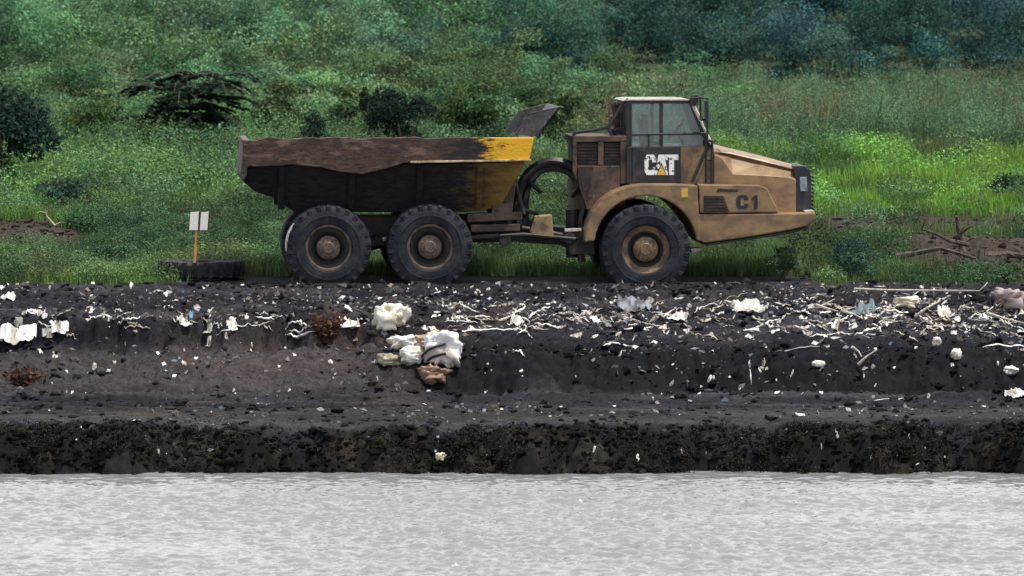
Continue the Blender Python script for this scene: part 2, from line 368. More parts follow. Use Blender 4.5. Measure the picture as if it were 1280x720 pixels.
# ================================================================== vegetation as ground cover
LEAF = leaf_mat('green_leaf'); GRASS = leaf_mat('grass_blade', .35, .7, .06); DRY = leaf_mat('dry_stalk', .25, .75, .05); BARK = mat('grey_bark', (.10, .08, .065), (.05, .042, .036), 9, .85)
def veg_mask(x, y):
    b = np.exp(-(((x - 9.9) / 2.7) ** 2 + ((y - 5.6) / 4.2) ** 2)) * 1.5 + np.exp(-(((x + 10.2) / 2.4) ** 2 + ((y - 9) / 2.9) ** 2)) * 1.5 + np.exp(-(((x - 8.5) / 3.3) ** 2 + ((y - 12.6) / 1.8) ** 2)) * 1.3
    under = sst(-.6, .2, y) * (1 - sst(2.2, 3.4, y)) * (1 - sst(5.9, 6.6, np.abs(x + .2)))
    return np.clip(1 - b, 0, 1) * (1 - under) * sst(-.1, .9, y + (fbm(x * 1.2, y, 77, 3) - .5) * 1.4)
def scatter(n, x0, x1, y0, y1, keep, s=0):
    rng = np.random.default_rng(100 + s); x = rng.uniform(x0, x1, n); y = rng.uniform(y0, y1, n)
    k = rng.random(n) < keep(x, y); x = x[k]; y = y[k]
    return np.stack([x, y, gz(x, y) - .03], 1)
rng = np.random.default_rng(5)
def grass_col(x, y):
    bright = sst(2, 6, x) * sst(12.5, 15, y) * (1 - sst(27, 32, y)) * sst(.40, .62, fbm(x * .5, y * .35, 161, 3) + .1)
    bl = (1 - sst(-7, -4, x)) * sst(.45, .62, fbm(x * .4, y * .3, 165, 3)) * .35
    c = np.ones((len(x), 3)) * np.array((.112, .200, .080))
    c = mixc(c, (.20, .42, .07), np.clip(bright + bl, 0, 1))
    c = mixc(c, (.13, .12, .06), .4 * sst(.55, .7, fbm(x * .6, y * .4, 167, 3)))
    return mixc(c, (.036, .078, .040), .75 * sst(.52, .68, fbm(x * .5, y * .3, 169, 3)))
P = scatter(210000, -14, 14, 0, 16, veg_mask, 1)
hh = .12 + .34 * fbm(P[:, 0] * .7, P[:, 1] * .4, 171, 3); hh *= .55 + .45 * sst(.2, 3, P[:, 1])
V1, C1 = blades(P, hh, .011, grass_col(P[:, 0], P[:, 1]), rng)
P2 = scatter(80000, -19, 19, 15, 38, lambda x, y: np.ones_like(x), 2)
hh = .15 + .4 * fbm(P2[:, 0] * .5, P2[:, 1] * .3, 173, 3)
V2, C2 = blades(P2, hh, .016, grass_col(P2[:, 0], P2[:, 1]), rng)
gr = tag(np_mesh('grass', np.concatenate([V1, V2]), 4, np.concatenate([C1, C2]), GRASS), kind='stuff', label='rough green grass on the rise behind the truck', cat='grass')
# leafy weeds growing through the grass
def weed_lobes(P, r0, r1, s):
    rg = np.random.default_rng(s); L = []
    for p in P:
        r = r0 + (r1 - r0) * rg.random() ** 1.7
        L.append(((p[0], p[1], p[2] + r * .35), (r, r, r * .75)))
    return L
Pa = scatter(5200, -14, 14, .3, 15, lambda x, y: veg_mask(x, y) * (.35 + .65 * sst(.4, .6, fbm(x * .4, y * .3, 181, 3))), 3)
Pb = scatter(3000, -19, 19, 15, 40, lambda x, y: .3 + .7 * sst(.4, .6, fbm(x * .25, y * .2, 183, 3)) * (1 - .6 * sst(2, 6, x)), 4)
Pc = scatter(150, -14, 14, 3.6, 15, veg_mask, 12); Pd = scatter(170, -18, 19, 15, 33, lambda x, y: 1 - .6 * sst(2, 6, x), 13)
WC = weed_lobes(np.concatenate([Pc, Pd]), .3, .85, 14); WC = [(tuple(np.array(c) + rng.normal(size=3) * np.array(r) * .45), tuple(np.array(r) * rng.uniform(.5, .8))) for c, r in WC for _ in range(4)]
WB = []
for c, r in weed_lobes(Pb, .18, .70, 2):
    k = 1 + .6 * float(1 - sst(-6, 1, c[0])); WB.append(((c[0], c[1], c[2] + (k - 1) * r[2] * .4), (r[0] * k, r[1] * k, r[2] * k)))
WA = []
for c, r in weed_lobes(Pa, .10, .36, 1):
    k = 1 + .65 * float(1 - sst(-5, -3, c[0])); WA.append(((c[0], c[1], c[2] + (k - 1) * r[2] * .3), (r[0] * k, r[1] * k, r[2] * k)))
Va, Ca = leaves(WA, 320000, .052, (.095, .165, .075), rng, .45, lobevar=.5)
Vb, Cb = leaves(WB, 360000, .068, (.10, .175, .08), rng, .45, lobevar=.5)
Vc_, Cc_ = leaves(WC, 140000, .06, (.10, .175, .085), rng, .4, lobevar=.35)
Cc_ = Cc_ * (.35 + .9 * rng.random(400)[(np.floor(Vc_[:, 0, 0] / 1.3).astype(int) * 17 + np.floor(Vc_[:, 0, 1] / 2.0).astype(int)) % 400])[:, None]
def recol(V, C):
    g = grass_col(V[:, 0, 0], V[:, 0, 1]); return C * (g / np.array((.10, .175, .075))) ** .85
Ca = recol(Va, Ca); Cb = recol(Vb, Cb)
tag(np_mesh('undergrowth', np.concatenate([Va, Vb, Vc_]), 4, np.concatenate([Ca, Cb, Cc_]), LEAF), kind='stuff', label='low leafy weeds growing through the grass', cat='weeds')
# tall dry reeds in front of the wood, right of the cab
P3 = scatter(7000, -6, 22, 31, 52, lambda x, y: sst(0, 4, x) * (.3 + .7 * sst(.3, .6, fbm(x * .35, y * .3, 191, 3))), 5)
cc = np.ones((len(P3), 3)) * np.array((.105, .175, .095)); cc = mixc(cc, (.17, .13, .085), .8 * sst(.47, .66, fbm(P3[:, 0] * .3, P3[:, 1] * .25, 193, 3)))
V3, C3 = blades(P3, .6 + .8 * fbm(P3[:, 0] * .5, P3[:, 1] * .3, 195, 3), .02, cc, rng, .3)
k = rng.choice(len(P3), 2000); pk = P3[k] + np.array([0, 0, 1]) * (.9 + .6 * rng.random((2000, 1)))
V4, C4 = leaves([((0, 0, 0), (1, 1, 1))], 2000, .10, (.17, .18, .11), rng, .4, asp=.3)
V4 = V4 - V4.mean(1, keepdims=True) + pk[:, None, :]
P5 = scatter(3000, -6, 22, 31, 52, lambda x, y: sst(0, 4, x), 9)
L5 = [((c[0], c[1], c[2] + .35 * r[0]), (r[0] * .8, r[1] * .8, r[2] * 2.0)) for c, r in weed_lobes(P5, .25, .6, 6)]
V5, C5 = leaves(L5, 330000, .06, (.105, .19, .10), rng, .4, lobevar=.4, droop=.4, asp=.4)
C5 = C5 * (1 - .5 * sst(.5, .66, fbm(V5[:, 0, 0] * .3, V5[:, 0, 1] * .25, 193, 3)))[:, None] + np.array((.15, .10, .06)) * .6 * sst(.5, .66, fbm(V5[:, 0, 0] * .3, V5[:, 0, 1] * .25, 193, 3))[:, None]
tag(np_mesh('tall_reeds', np.concatenate([V3, V4, V5]), 4, np.concatenate([C3, C4, C5]), DRY), kind='stuff', label='tall dry seeding reeds right of the cab in front of the wood', cat='reeds')

# the wood: a mass of crowns climbing the slope
def wood():
    rg = np.random.default_rng(33); Vs = []; Cs = []; T = MB()
    rows = [(56, 2.6, 1.5, 40, .095), (61, 3.4, 1.9, 40, .10), (67, 4.2, 2.3, 38, .11), (74, 4.8, 2.6, 36, .12), (83, 5.6, 3, 34, .14), (95, 7.0, 3.4, 32, .18), (112, 8.5, 4.2, 30, .3)]
    for yy, h, r, n, ls in rows:
        wide = 26 + (yy - 56) * .35
        for i in range(n):
            x = -wide + 2 * wide * (i + rg.uniform(-.3, .3)) / n; y = yy + rg.uniform(-3, 3)
            hh = h * rg.uniform(.65, 1.2); rr = r * rg.uniform(.6, 1.1); z = g1(x, y)
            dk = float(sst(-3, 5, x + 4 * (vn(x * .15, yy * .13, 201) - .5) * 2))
            cl = np.array((.118, .225, .112)) * (1 - dk) + np.array((.038, .092, .080)) * dk  # bluer, darker leaf colour on the right stands in for distance haze
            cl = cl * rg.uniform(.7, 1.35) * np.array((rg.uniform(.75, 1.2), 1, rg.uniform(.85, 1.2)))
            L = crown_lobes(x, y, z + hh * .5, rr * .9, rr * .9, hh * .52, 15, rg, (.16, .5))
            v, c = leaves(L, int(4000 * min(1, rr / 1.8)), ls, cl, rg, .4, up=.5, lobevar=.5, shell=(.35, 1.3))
            Vs.append(v); Cs.append(c)
    for q in range(330):                                  # lower bushes running out of the wood over the left of the field
        y = rg.uniform(33.5, 57); x = rg.uniform(-22, 4 + rg.uniform(-4, 3)); z = g1(x, y); hh = rg.uniform(.7, 2.0) * (.6 + .016 * (y - 20)); rr = rg.uniform(.6, 1.5)
        cl = np.array((.122, .215, .094)) * rg.choice([.25, .45, .7, .85, 1.0, 1.15]) * np.array((rg.uniform(.75, 1.2), 1, rg.uniform(.85, 1.25)))
        L = crown_lobes(x, y, z + hh * .42, rr * .85, rr * .85, hh * .44, 9, rg, (.18, .58)); v, c = leaves(L, int(1300 * rr), .09, cl, rg, .4, up=.5, lobevar=.5, shell=(.3, 1.35)); Vs.append(v); Cs.append(c)
    return np.concatenate(Vs), np.concatenate(Cs)
Vw, Cw = wood()
tag(np_mesh('woods', Vw, 4, Cw, LEAF), kind='stuff', label='dense dark green wood closing the view behind the field', cat='wood')

# ================================================================== shrubs and plants one can tell apart
def shrub(name, label, cat, px, v0, v1, wpx, y, col, n=2600, ls=.11, lobes=12, flat=1., group=None, lean=0, stems=4, lr=(.28, .5), droop=0, asp=.5, seed=0, lift=0):
    rg = np.random.default_rng(seed + int(px)); s = ppm(y)
    x, _, _ = at(px, v1, y); z0 = g1(x, y); ztop = at(px, v0, y)[2]; h = max(ztop - z0, .3); w = wpx / s / 2
    root = empty(name, (x, y, z0), label=label, cat=cat, group=group)
    L = crown_lobes(0, 0, 0, w * .78, w * .78, h * .46, lobes + 4, rg, lr)
    L = [((c[0] + lean * w * (c[2] / h), c[1], c[2] + h * (.46 + lift)), (r[0], r[1], r[2] * flat)) for c, r in L]
    V, C = leaves(L, n, ls, col, rg, .4, droop=droop, asp=asp)
    V = V + np.array([0, 0, 0])
    o = np_mesh('crown', V, 4, C, LEAF, root)
    m = MB()
    for k in range(stems):
        c = L[k % len(L)][0]; b = (rg.uniform(-.1, .1) * w, rg.uniform(-.1, .1) * w, -.1)
        mid = (b[0] * .5 + c[0] * .4 + rg.uniform(-.06, .06), c[1] * .4, c[2] * .5)
        r = max(.02, h * .016)
        m.tube([b, mid, c], [r * 1.3, r, r * .4], 6)
    m.build('stem', BARK, root)
    return root
shrub('small_tree', 'dark blue green small tree cut by the left edge of the view', 'tree', 4, 90, 215, 190, 19, (.020, .044, .034), 7500, .12, 20)
def feather_tree():
    y = 31; px = 236; s = ppm(y); x = at(px, 0, y)[0]; z0 = g1(x, y); top = at(px, 88, y)[2] - z0; rg = np.random.default_rng(77)
    root = empty('feathery_tree', (x, y, z0), label='dark tree with flat tiers of feathery fronds behind the dump bed tail', cat='tree')
    Vs = []; Cs = []; m = MB(); m.tube([(0, 0, -.1), (.05, 0, top * .5), (-.05, 0, top * .9)], [.07, .05, .02], 7)
    for i in range(78):
        t = rg.random(); h = top * (.40 + .57 * (int(t * 5) + .35 * rg.random()) / 4.4); a = rg.uniform(0, 2 * math.pi); ln = (100 / s) * (.4 + .62 * rg.random()) * (1.05 - .18 * t)
        pts = []; ox = rg.uniform(-.75, .75); oy = rg.uniform(-.4, .4)
        for q in np.linspace(0, 1, 9):
            pts.append((ox + math.cos(a) * ln * q * .8, oy + math.sin(a) * ln * q * .8, h + ln * (.20 * q - .30 * q * q) + .05 * math.sin(6 * q + i)))
        m.tube(pts, [.018 * (1 - q * .8) for q in np.linspace(0, 1, 9)], 4)
        pts = np.array(pts); k = rg.uniform(2.0, 8, 110); i0 = k.astype(int).clip(0, 7); f = (k - i0)[:, None]
        p = pts[i0] * (1 - f) + pts[np.minimum(i0 + 1, 8)] * f
        sd = np.array([-math.sin(a), math.cos(a), 0]) * np.where(rg.random((110, 1)) < .5, 1, -1); u = unit(sd + np.array([math.cos(a), math.sin(a), 0]) * .4 + rg.normal(size=(110, 3)) * .12 - np.array([0, 0, .25]))
        L = (.26 * (.6 + .6 * rg.random((110, 1)))); vv = unit(np.cross(u, np.array([0, 0, 1.]))) * .048
        Vs.append(np.stack([p, p + u * L * .5 + vv, p + u * L, p + u * L * .5 - vv], 1)); Cs.append(np.array((.030, .060, .036)) * (.6 + .9 * rg.random((110, 1))))
    np_mesh('crown', np.concatenate(Vs), 4, np.concatenate(Cs), LEAF, root); m.build('trunk', BARK, root)
feather_tree()
SH = [
 ('dark_shrub', 'small dark rounded shrub showing just above the middle of the dump bed rim', 398, 118, 175, 70, 27, (.020, .040, .026), 1500, .09),
 ('dark_shrub', 'large dark shrub leaning left above the dump bed rim', 505, 92, 178, 116, 26, (.012, .027, .018), 5200, .09),
 ('green_shrub', 'bright mid green shrub between the feathery tree and the left edge tree', 112, 105, 190, 96, 31, (.075, .13, .045), 2600, .11),
 ('pale_shrub', 'pale green rounded shrub right of the feathery tree', 342, 88, 185, 104, 31.5, (.085, .14, .062), 2800, .12),
 ('pale_shrub', 'pale yellow green shrub between the two dark shrubs', 440, 92, 186, 90, 31.5, (.10, .155, .06), 2600, .12),
 ('green_shrub', 'broad light green shrub right of the large dark shrub', 592, 78, 185, 120, 31.5, (.085, .15, .058), 3400, .12),
 ('green_shrub', 'light green shrub behind the raised spill guard', 690, 96, 186, 100, 31.5, (.08, .135, .06), 2600, .12),
 ('dull_shrub', 'dull olive spreading shrub under the feathery tree', 232, 152, 208, 150, 27, (.042, .068, .030), 3000, .10),
 ('dark_weed', 'dark blue green weed clump on the slope left of the signboard', 82, 208, 262, 110, 15, (.045, .085, .055), 2000, .08),
 ('dark_weed', 'dark low weed clump between the signboard and the left bare earth', 140, 300, 345, 84, 4.6, (.05, .095, .055), 2200, .06),
 ('dark_weed', 'dark leafy weed clump at the track edge ahead of the truck', 1068, 294, 352, 112, 1.5, (.045, .090, .060), 3200, .06),
 ('dark_weed', 'dark weed clump at the right edge above the earth heap', 1262, 212, 262, 90, 17, (.030, .056, .034), 1700, .08),
 ('green_weed', 'small green weed at the right edge beside the pale pole', 1258, 326, 358, 60, .8, (.055, .095, .045), 1300, .055),
 ('green_weed', 'tangled green weed under the nose of the truck', 975, 306, 352, 90, 1.4, (.085, .15, .075), 2000, .06),
]
for nm, lb, px, v0, v1, w, y, c, n, ls in SH:
    shrub(nm, lb, 'weed' if 'weed' in nm else 'shrub', px, v0, v1, w, y, c, n, ls, lobes=10, lean=-.7 if 'leaning' in lb else 0)
sp = shrub('dark_shrub', 'thin dark shrub spike rising left of the large dark shrub', 'shrub', 462, 92, 172, 36, 30, (.018, .036, .024), 900, .09, 7, lean=-.8)
def stalk_plant(name, label, px, v0, v1, y, w, n, colS, colL, seed, cat='weed', tip=True):
    rg = np.random.default_rng(seed); x = at(px, 0, y)[0]; z0 = g1(x, y); h = at(px, v0, y)[2] - z0; m = MB(); Vs = []; Cs = []
    root = empty(name, (x, y, z0), label=label, cat=cat)
    for i in range(n):
        a = rg.uniform(0, 2 * math.pi); l = w / ppm(y) / 2 * rg.random(); hh = h * rg.uniform(.6, 1) if i else h
        e = (math.cos(a) * l, math.sin(a) * l, hh); m.tube([(e[0] * .1, e[1] * .1, -.1), (e[0] * .5, e[1] * .5, hh * .55), e], [.018, .014, .007], 5)
        k = 40; q = rg.random((k, 1)) ** (.5 if tip else 1); p = np.array([e]) * np.concatenate([q, q, q], 1) + rg.normal(size=(k, 3)) * np.array([.07, .07, .05])
        v, c = leaves([((0, 0, 0), (1, 1, 1))], k, .10, colL, rg, .4); Vs.append(v - v.mean(1, keepdims=True) + p[:, None, :]); Cs.append(c)
    np_mesh('foliage', np.concatenate(Vs), 4, np.concatenate(Cs), DRY, root); m.build('stem', mat(name + '_stem', colS), root)
stalk_plant('dry_weed', 'reddish brown dead weed with a dark tip rising behind the cab', 766, 100, 170, 24, 36, 7, (.10, .06, .045), (.17, .10, .075), 4)
stalk_plant('umbel_weed', 'tall pale seeding weed standing above the reeds right of the hood', 1108, 172, 225, 33, 46, 8, (.12, .15, .08), (.26, .30, .20), 5)
stalk_plant('dry_weed', 'pale thin weed spikes just left of the cab mirror top', 850, 92, 150, 42, 40, 7, (.14, .15, .08), (.20, .22, .12), 6)
stalk_plant('rusty_tuft', 'rust brown dead tuft on the litter ridge left of the cream sack', 405, 392, 428, pick(405, 424)[1], 44, 16, (.07, .042, .03), (.085, .046, .03), 7, 'dead tuft', tip=False)
stalk_plant('rusty_tuft', 'low reddish dead tuft on the pale shelf at the left edge', 28, 462, 482, pick(28, 480)[1], 60, 14, (.065, .04, .03), (.08, .045, .033), 8, 'dead tuft', tip=False)

# ================================================================== the dump truck
YAW = R(4); TY = 1.95
truck = empty('dump_truck', (.308 - 1.6 * math.sin(YAW), TY, 0), YAW, label='dusty tan and black articulated six wheel dump truck parked along the bank', cat='truck')
def T(px, v, y=-1.6):
    D = 120.3 + (y + 1.6)
    return (px - 660) * D / F + (y + 1.6) * math.tan(YAW), y, CAM_H - (v - V0) * D / F
def XZ(pts, y=-1.6): return [(T(p, v, y)[0], T(p, v, y)[2]) for p, v in pts]
TAN = mat('dusty_tan_paint', (.265, .168, .080), (.145, .094, .052), 2.2, .42, bump=.15, bscale=14, c3=(.085, .06, .047), s3=3.2, lo3=.56, hi3=.74, stretch=(1, 1, 1.6))
TAND = mat('grimy_tan_paint', (.115, .072, .048), (.026, .02, .017), 3, .65, bump=.3, bscale=14, c3=(.20, .13, .07), s3=5, lo3=.6, hi3=.7)
BLK = mat('black_paint', (.009, .010, .012), (.022, .021, .022), 5, .45, bump=.1)
GREASE = mat('greasy_steel', (.014, .013, .014), (.04, .03, .025), 5, .6, bump=.4, bscale=22, c3=(.16, .11, .07), s3=7, lo3=.62, hi3=.74)
RUB = mat('dusty_rubber', (.011, .014, .020), (.032, .034, .040), 4, .8, bump=.5, bscale=26, spec=.25)
RIMM = mat('dusty_rim', (.13, .092, .068), (.045, .036, .031), 6, .6, bump=.3)
RIMT = mat('tan_rim', (.20, .125, .065), (.06, .042, .03), 6, .55, bump=.2)
DARKRIM = mat('dark_rim_well', (.02, .017, .015), None, rough=.8)
CHROME = mat('worn_metal_and_highlight', (.62, .58, .52), (.3, .27, .24), 8, .4)  # also carries the painted highlight of the screen pillars
PANEL = mat('black_door_decal', (.012, .012, .015), (.06, .045, .04), 5, .4, lo=.52, hi=.72)
WHITE = mat('chipped_white_decal', (.80, .79, .76), (.02, .02, .022), 9, .5, lo=.565, hi=.60)
YEL = mat('yellow_decal', (.72, .42, .05), (.5, .3, .06), 8, .5)
def body_mat(name, yx0, yx1, paint, dirt, black, bx0=9, bx1=10):
    """worn yellow paint left towards the front end of the body; mud scraped over the rest"""
    m, t, ns, L = nt(name)
    out = N(ns, 'ShaderNodeOutputMaterial'); p = N(ns, 'ShaderNodeBsdfPrincipled', Roughness=.7); L.new(p.outputs[0], out.inputs[0])
    p.inputs['Specular IOR Level'].default_value = .3
    tc = N(ns, 'ShaderNodeTexCoord'); sx = N(ns, 'ShaderNodeSeparateXYZ'); L.new(tc.outputs['Object'], sx.inputs[0])
    mp = N(ns, 'ShaderNodeMapping'); mp.inputs['Scale'].default_value = (1, 1, 3.2); L.new(tc.outputs['Object'], mp.inputs[0])
    n = N(ns, 'ShaderNodeTexNoise', Scale=2.2, Detail=9, Roughness=.74); L.new(mp.outputs[0], n.inputs['Vector'])
    n2 = N(ns, 'ShaderNodeTexNoise', Scale=5.5, Detail=8, Roughness=.72); L.new(mp.outputs[0], n2.inputs['Vector'])
    ad = N(ns, 'ShaderNodeMath', operation='MULTIPLY_ADD'); ad.inputs[1].default_value = 3.2; L.new(n.outputs[0], ad.inputs[0]); L.new(sx.outputs[0], ad.inputs[2])
    def rng_(src, a, b):
        r = N(ns, 'ShaderNodeMapRange'); r.inputs[1].default_value = a; r.inputs[2].default_value = b; L.new(src, r.inputs[0]); return r.outputs[0]
    def mix(f, a, b):
        x = N(ns, 'ShaderNodeMix', data_type='RGBA'); L.new(f, x.inputs[0])
        for i, s_ in ((6, a), (7, b)):
            if isinstance(s_, tuple): x.inputs[i].default_value = c4(s_)
            else: L.new(s_, x.inputs[i])
        return x.outputs[2]
    d = mix(rng_(n2.outputs[0], .42, .62), dirt[0], dirt[1])
    d = mix(rng_(n.outputs[0], .52, .62), d, dirt[2])
    b = mix(rng_(ad.outputs[0], bx0 + 1.6, bx1 + 1.6), d, black)
    y = mix(rng_(ad.outputs[0], yx0 + 1.6, yx1 + 1.6), b, paint)
    L.new(y, p.inputs['Base Color'])
    bp = N(ns, 'ShaderNodeBump', Strength=.5, Distance=.03); L.new(n2.outputs[0], bp.inputs['Height']); L.new(bp.outputs[0], p.inputs['Normal'])
    return m
x_ = lambda px: (px - 660) / 65
RAIL = body_mat('worn_body_rail', x_(603), x_(624), (.70, .38, .02), ((.080, .046, .032), (.020, .015, .014), (.17, .11, .080)), (.018, .016, .016), x_(550), x_(570))
HULL = body_mat('worn_shaded_hull', x_(572), x_(644), (.21, .13, .03), ((.007, .008, .011), (.026, .021, .019), (.014, .012, .013)), (.008, .007, .008))  # hull tones painted darker and bluer for the shade below the rails

# ---- dump body
def hull():
    st = [(302, 207, 224, 1.35), (318, 207, 239, 1.25), (342, 207, 247, 1.15), (368, 206, 265, 1.05), (455, 206, 266, 1.05), (545, 205, 266, 1.05), (602, 204, 266, 1.05), (628, 203, 258, 1.15), (656, 202, 206, 1.5)]
    m = MB(); vs = []
    for px, t, b, yb in st:
        for sg in (-1, 1):
            xt, _, zt = T(px, t); xb, _, zb = T(px, b)
            vs += [(xt, sg * 1.58, zt), (xb, sg * yb, zb)]
    fs = []
    for i in range(len(st) - 1):
        a = i * 4; b = a + 4
        fs += [(a, b, b + 1, a + 1), (a + 2, a + 3, b + 3, b + 2), (a + 1, b + 1, b + 3, a + 3), (a, a + 2, b + 2, b)]
    e = (len(st) - 1) * 4
    fs += [(0, 1, 3, 2), (e, e + 2, e + 3, e + 1)]
    m.add(vs, fs)
    # outside stiffening ribs down the sloping sides
    for px in (352, 440, 525, 600):
        for sg in (-1, 1):
            xa, _, za = T(px, 207); xb, _, zb = T(px, 262)
            m.add([(xa - .07, sg * 1.585, za), (xa + .07, sg * 1.585, za), (xb + .07, sg * 1.10, zb), (xb - .07, sg * 1.10, zb),
                   (xa - .05, sg * 1.66, za), (xa + .05, sg * 1.66, za), (xb + .05, sg * 1.18, zb), (xb - .05, sg * 1.18, zb)],
                  [(0, 1, 5, 4), (1, 2, 6, 5), (2, 3, 7, 6), (3, 0, 4, 7), (4, 5, 6, 7), (0, 3, 2, 1)])
    return m
body = hull().build('dump_body', HULL, truck, bevel=.012)
def panel_prof(dz=0):
    top = [(303 + i * (667 - 303) / 22, 174 - 2.5 * (i > 1) + (1.1 * math.sin(i * 2.3) + .8 * math.sin(i * 5.1)) * (i < 18)) for i in range(23)]
    bot = [(661, 200), (600, 200.5), (545, 201), (505, 203), (478, 211), (452, 217), (425, 214), (400, 208), (365, 205), (330, 207), (310, 207), (304, 217)]
    return XZ(top + bot)
MB().prism(panel_prof(), -1.72, -1.60).build('side_panel', RAIL, body, bevel=.015)
MB().prism([(a, c - .10) for a, c in panel_prof()], 1.60, 1.72).build('side_panel', RAIL, body, bevel=.015)
LEDGE = mat('lit_worn_ledge', (.62, .50, .30), (.16, .10, .06), 4, .5)  # worn paint made pale for the light caught on the ledge
for sg in (-1, 1): MB().prism(XZ([(512, 200.5), (663, 198.3), (663, 201), (512, 203.2)]), sg * 1.76, sg * 1.722).build('side_ledge', LEDGE, body, bevel=.01)
m = MB(); m.prism(XZ([(300, 217), (305, 175), (312, 174), (308, 218), (304, 225)]), -1.66, 1.66)
# tail chute lip, its colour paled for the lit rear edge
m.build('tail_lip', mat('lit_lip', (.15, .115, .10), (.08, .06, .055), 6, .7, bump=.3), body, bevel=.015)
MB().prism(XZ([(655, 172), (667, 172), (660, 201), (649, 203)]), -1.598, 1.598).build('front_wall', TAND, body, bevel=.01)
# mud still lying in the body
gx = np.linspace(x_(312), x_(652), 70); gy = np.linspace(-1.58, 1.58, 26); GX, GY = np.meshgrid(gx, gy)
zt = T(450, 178)[2]
GZ = zt - .10 + (fbm(GX * 1.6, GY * 1.6, 301, 4) - .5) * .22 - .06 * np.abs(GY / 1.6) ** 2
load = grid_mesh('mud_load', GX, GY, GZ, np.ones(GX.shape + (3,)) * np.array((.05, .042, .04)), tint_mat('load_mud')); load.parent = truck
# spill guard leaning forward over the cab end
m = MB()
sg_prof = XZ([(644, 168), (662, 143), (700, 134), (699, 137), (668, 170)])
for sg in (-1, 1): m.prism(XZ([(645, 169), (662, 143), (700, 133.5), (671, 170)]), sg * 1.50, sg * 1.44)
m.prism(XZ([(669, 170), (698, 134), (702, 134), (674, 170)]), -1.40, 1.40)
m.build('spill_guard', mat('guard_steel', (.075, .074, .075), (.03, .029, .03), 5, .6, bump=.25, c3=(.15, .14, .13), s3=8, lo3=.58), body, bevel=.008)
for sg in (-1, 1): MB().tube([T(645, 169, sg * 1.47), T(662, 143, sg * 1.47), T(700, 133.5, sg * 1.47), T(671, 171, sg * 1.47)], .035, 6).build('guard_frame', BLK, body)

# ---- wheels
def wheel_mesh():
    t = MB(); Ro = .834
    prof = [(.44, -.33), (.47, -.375), (.56, -.392), (.66, -.385), (.74, -.36), (.79, -.335), (.815, -.31), (.825, -.26), (.83, 0), (.825, .26), (.815, .31), (.79, .335), (.74, .36), (.66, .385), (.56, .392), (.47, .375), (.44, .33)]
    t.lathe(prof, 56)
    t.lathe([(.60, -.391), (.605, -.399), (.625, -.397), (.63, -.388)], 56)
    n = 26
    for k in range(n):
        for sg in (-1, 1):
            a = 2 * math.pi * (k + (.25 if sg > 0 else -.25)) / n
            vs = []
            for (yy, da, r0, r1, w) in ((.02, 0, .81, Ro, .030), (.22, .05, .81, Ro, .036), (.335, .075, .75, Ro - .012, .042), (.372, .08, .70, .80, .034)):
                for r, dw in ((r0, w * 1.15), (r1, w)):
                    for q in (-1, 1):
                        aa = a + da * sg * .9 + q * dw / Ro
                        vs.append((r * math.cos(aa), sg * yy, r * math.sin(aa)))
            fs = []
            for i in range(3):
                o = i * 4; p = o + 4
                fs += [(o, p, p + 2, o + 2), (o + 1, o + 3, p + 3, p + 1), (o + 2, p + 2, p + 3, o + 3), (o, o + 1, p + 1, p)]
            fs += [(0, 2, 3, 1), (12, 13, 15, 14)]
            t.add(vs, fs)
    return t
RIMD = mat('dark_rim_dish', (.040, .032, .028), (.018, .016, .016), 6, .75, bump=.3)
def make_wheel(px, v, side, hubm, sc=1.0):
    y = side * 1.30
    X, _, Zc = T(px, v, -1.6)
    if side > 0: pass
    w = MB()
    s = side
    w.lathe([(.445, s * .335), (.43, s * .30), (.375, s * .27), (.335, s * .262), (.325, s * .17), (.0, s * .15)], 48)
    wo = w.build('wheel', hubm, truck, smooth=35, loc=(X, y, Zc)); wo.scale = (sc, 1, sc)
    if hubm is RIMM:
        wo.data.materials[0] = RIMD; MB().lathe([(.45, s * .345), (.44, s * .352), (.405, s * .348), (.395, s * .33), (.44, s * .31)], 48).build('rim_lip', RIMM, wo, smooth=40)
    tm = wheel_mesh(); tm.build('tyre', RUB, wo, smooth=32)
    r = MB(); r.lathe([(.335, s * .266), (.31, s * .268), (.245, s * .20), (.24, s * .16), (.27, s * .14)], 40); r.build('rim_groove', DARKRIM, wo, smooth=35)
    h = MB(); h.lathe([(.235, s * .16), (.23, s * .30), (.20, s * .325), (.12, s * .335), (.10, s * .37), (.0, s * .375)], 32)
    for k in range(12):
        a = 2 * math.pi * k / 12; h.lathe([(.016, s * .31), (.016, s * .345), (0, s * .345)], 6, (.175 * math.cos(a), 0, .175 * math.sin(a)))
    h.build('hub', hubm, wo, smooth=35)
    return wo
rear = make_wheel(410, 309, -1, RIMM); make_wheel(537, 308.5, -1, RIMM); make_wheel(808, 312, -1, RIMT, 1.05)
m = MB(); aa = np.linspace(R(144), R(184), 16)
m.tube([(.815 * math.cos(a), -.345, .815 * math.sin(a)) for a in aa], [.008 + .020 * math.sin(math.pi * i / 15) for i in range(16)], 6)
m.build('pale_arc', CHROME, rear, smooth=50)  # thin pale arc along the rear edge of the tyre
make_wheel(410, 309, 1, RIMM); make_wheel(537, 308.5, 1, RIMM); make_wheel(808, 312, 1, RIMT, 1.05)

# ---- rear chassis, axles, hitch
m = MB()
for sg in (-1, 1): m.prism(XZ([(372, 268), (640, 267), (668, 276), (690, 278), (690, 299), (640, 302), (600, 303), (372, 290)], sg * .5), sg * .62, sg * .42)
for px in (400, 470, 560, 650): m.prism(XZ([(px, 272), (px + 12, 272), (px + 12, 290), (px, 290)], 0), -.419, .419)
for px in (410, 537, 808): m.tube([T(px, 309, -1.05), T(px, 309, 1.05)], .17, 12)
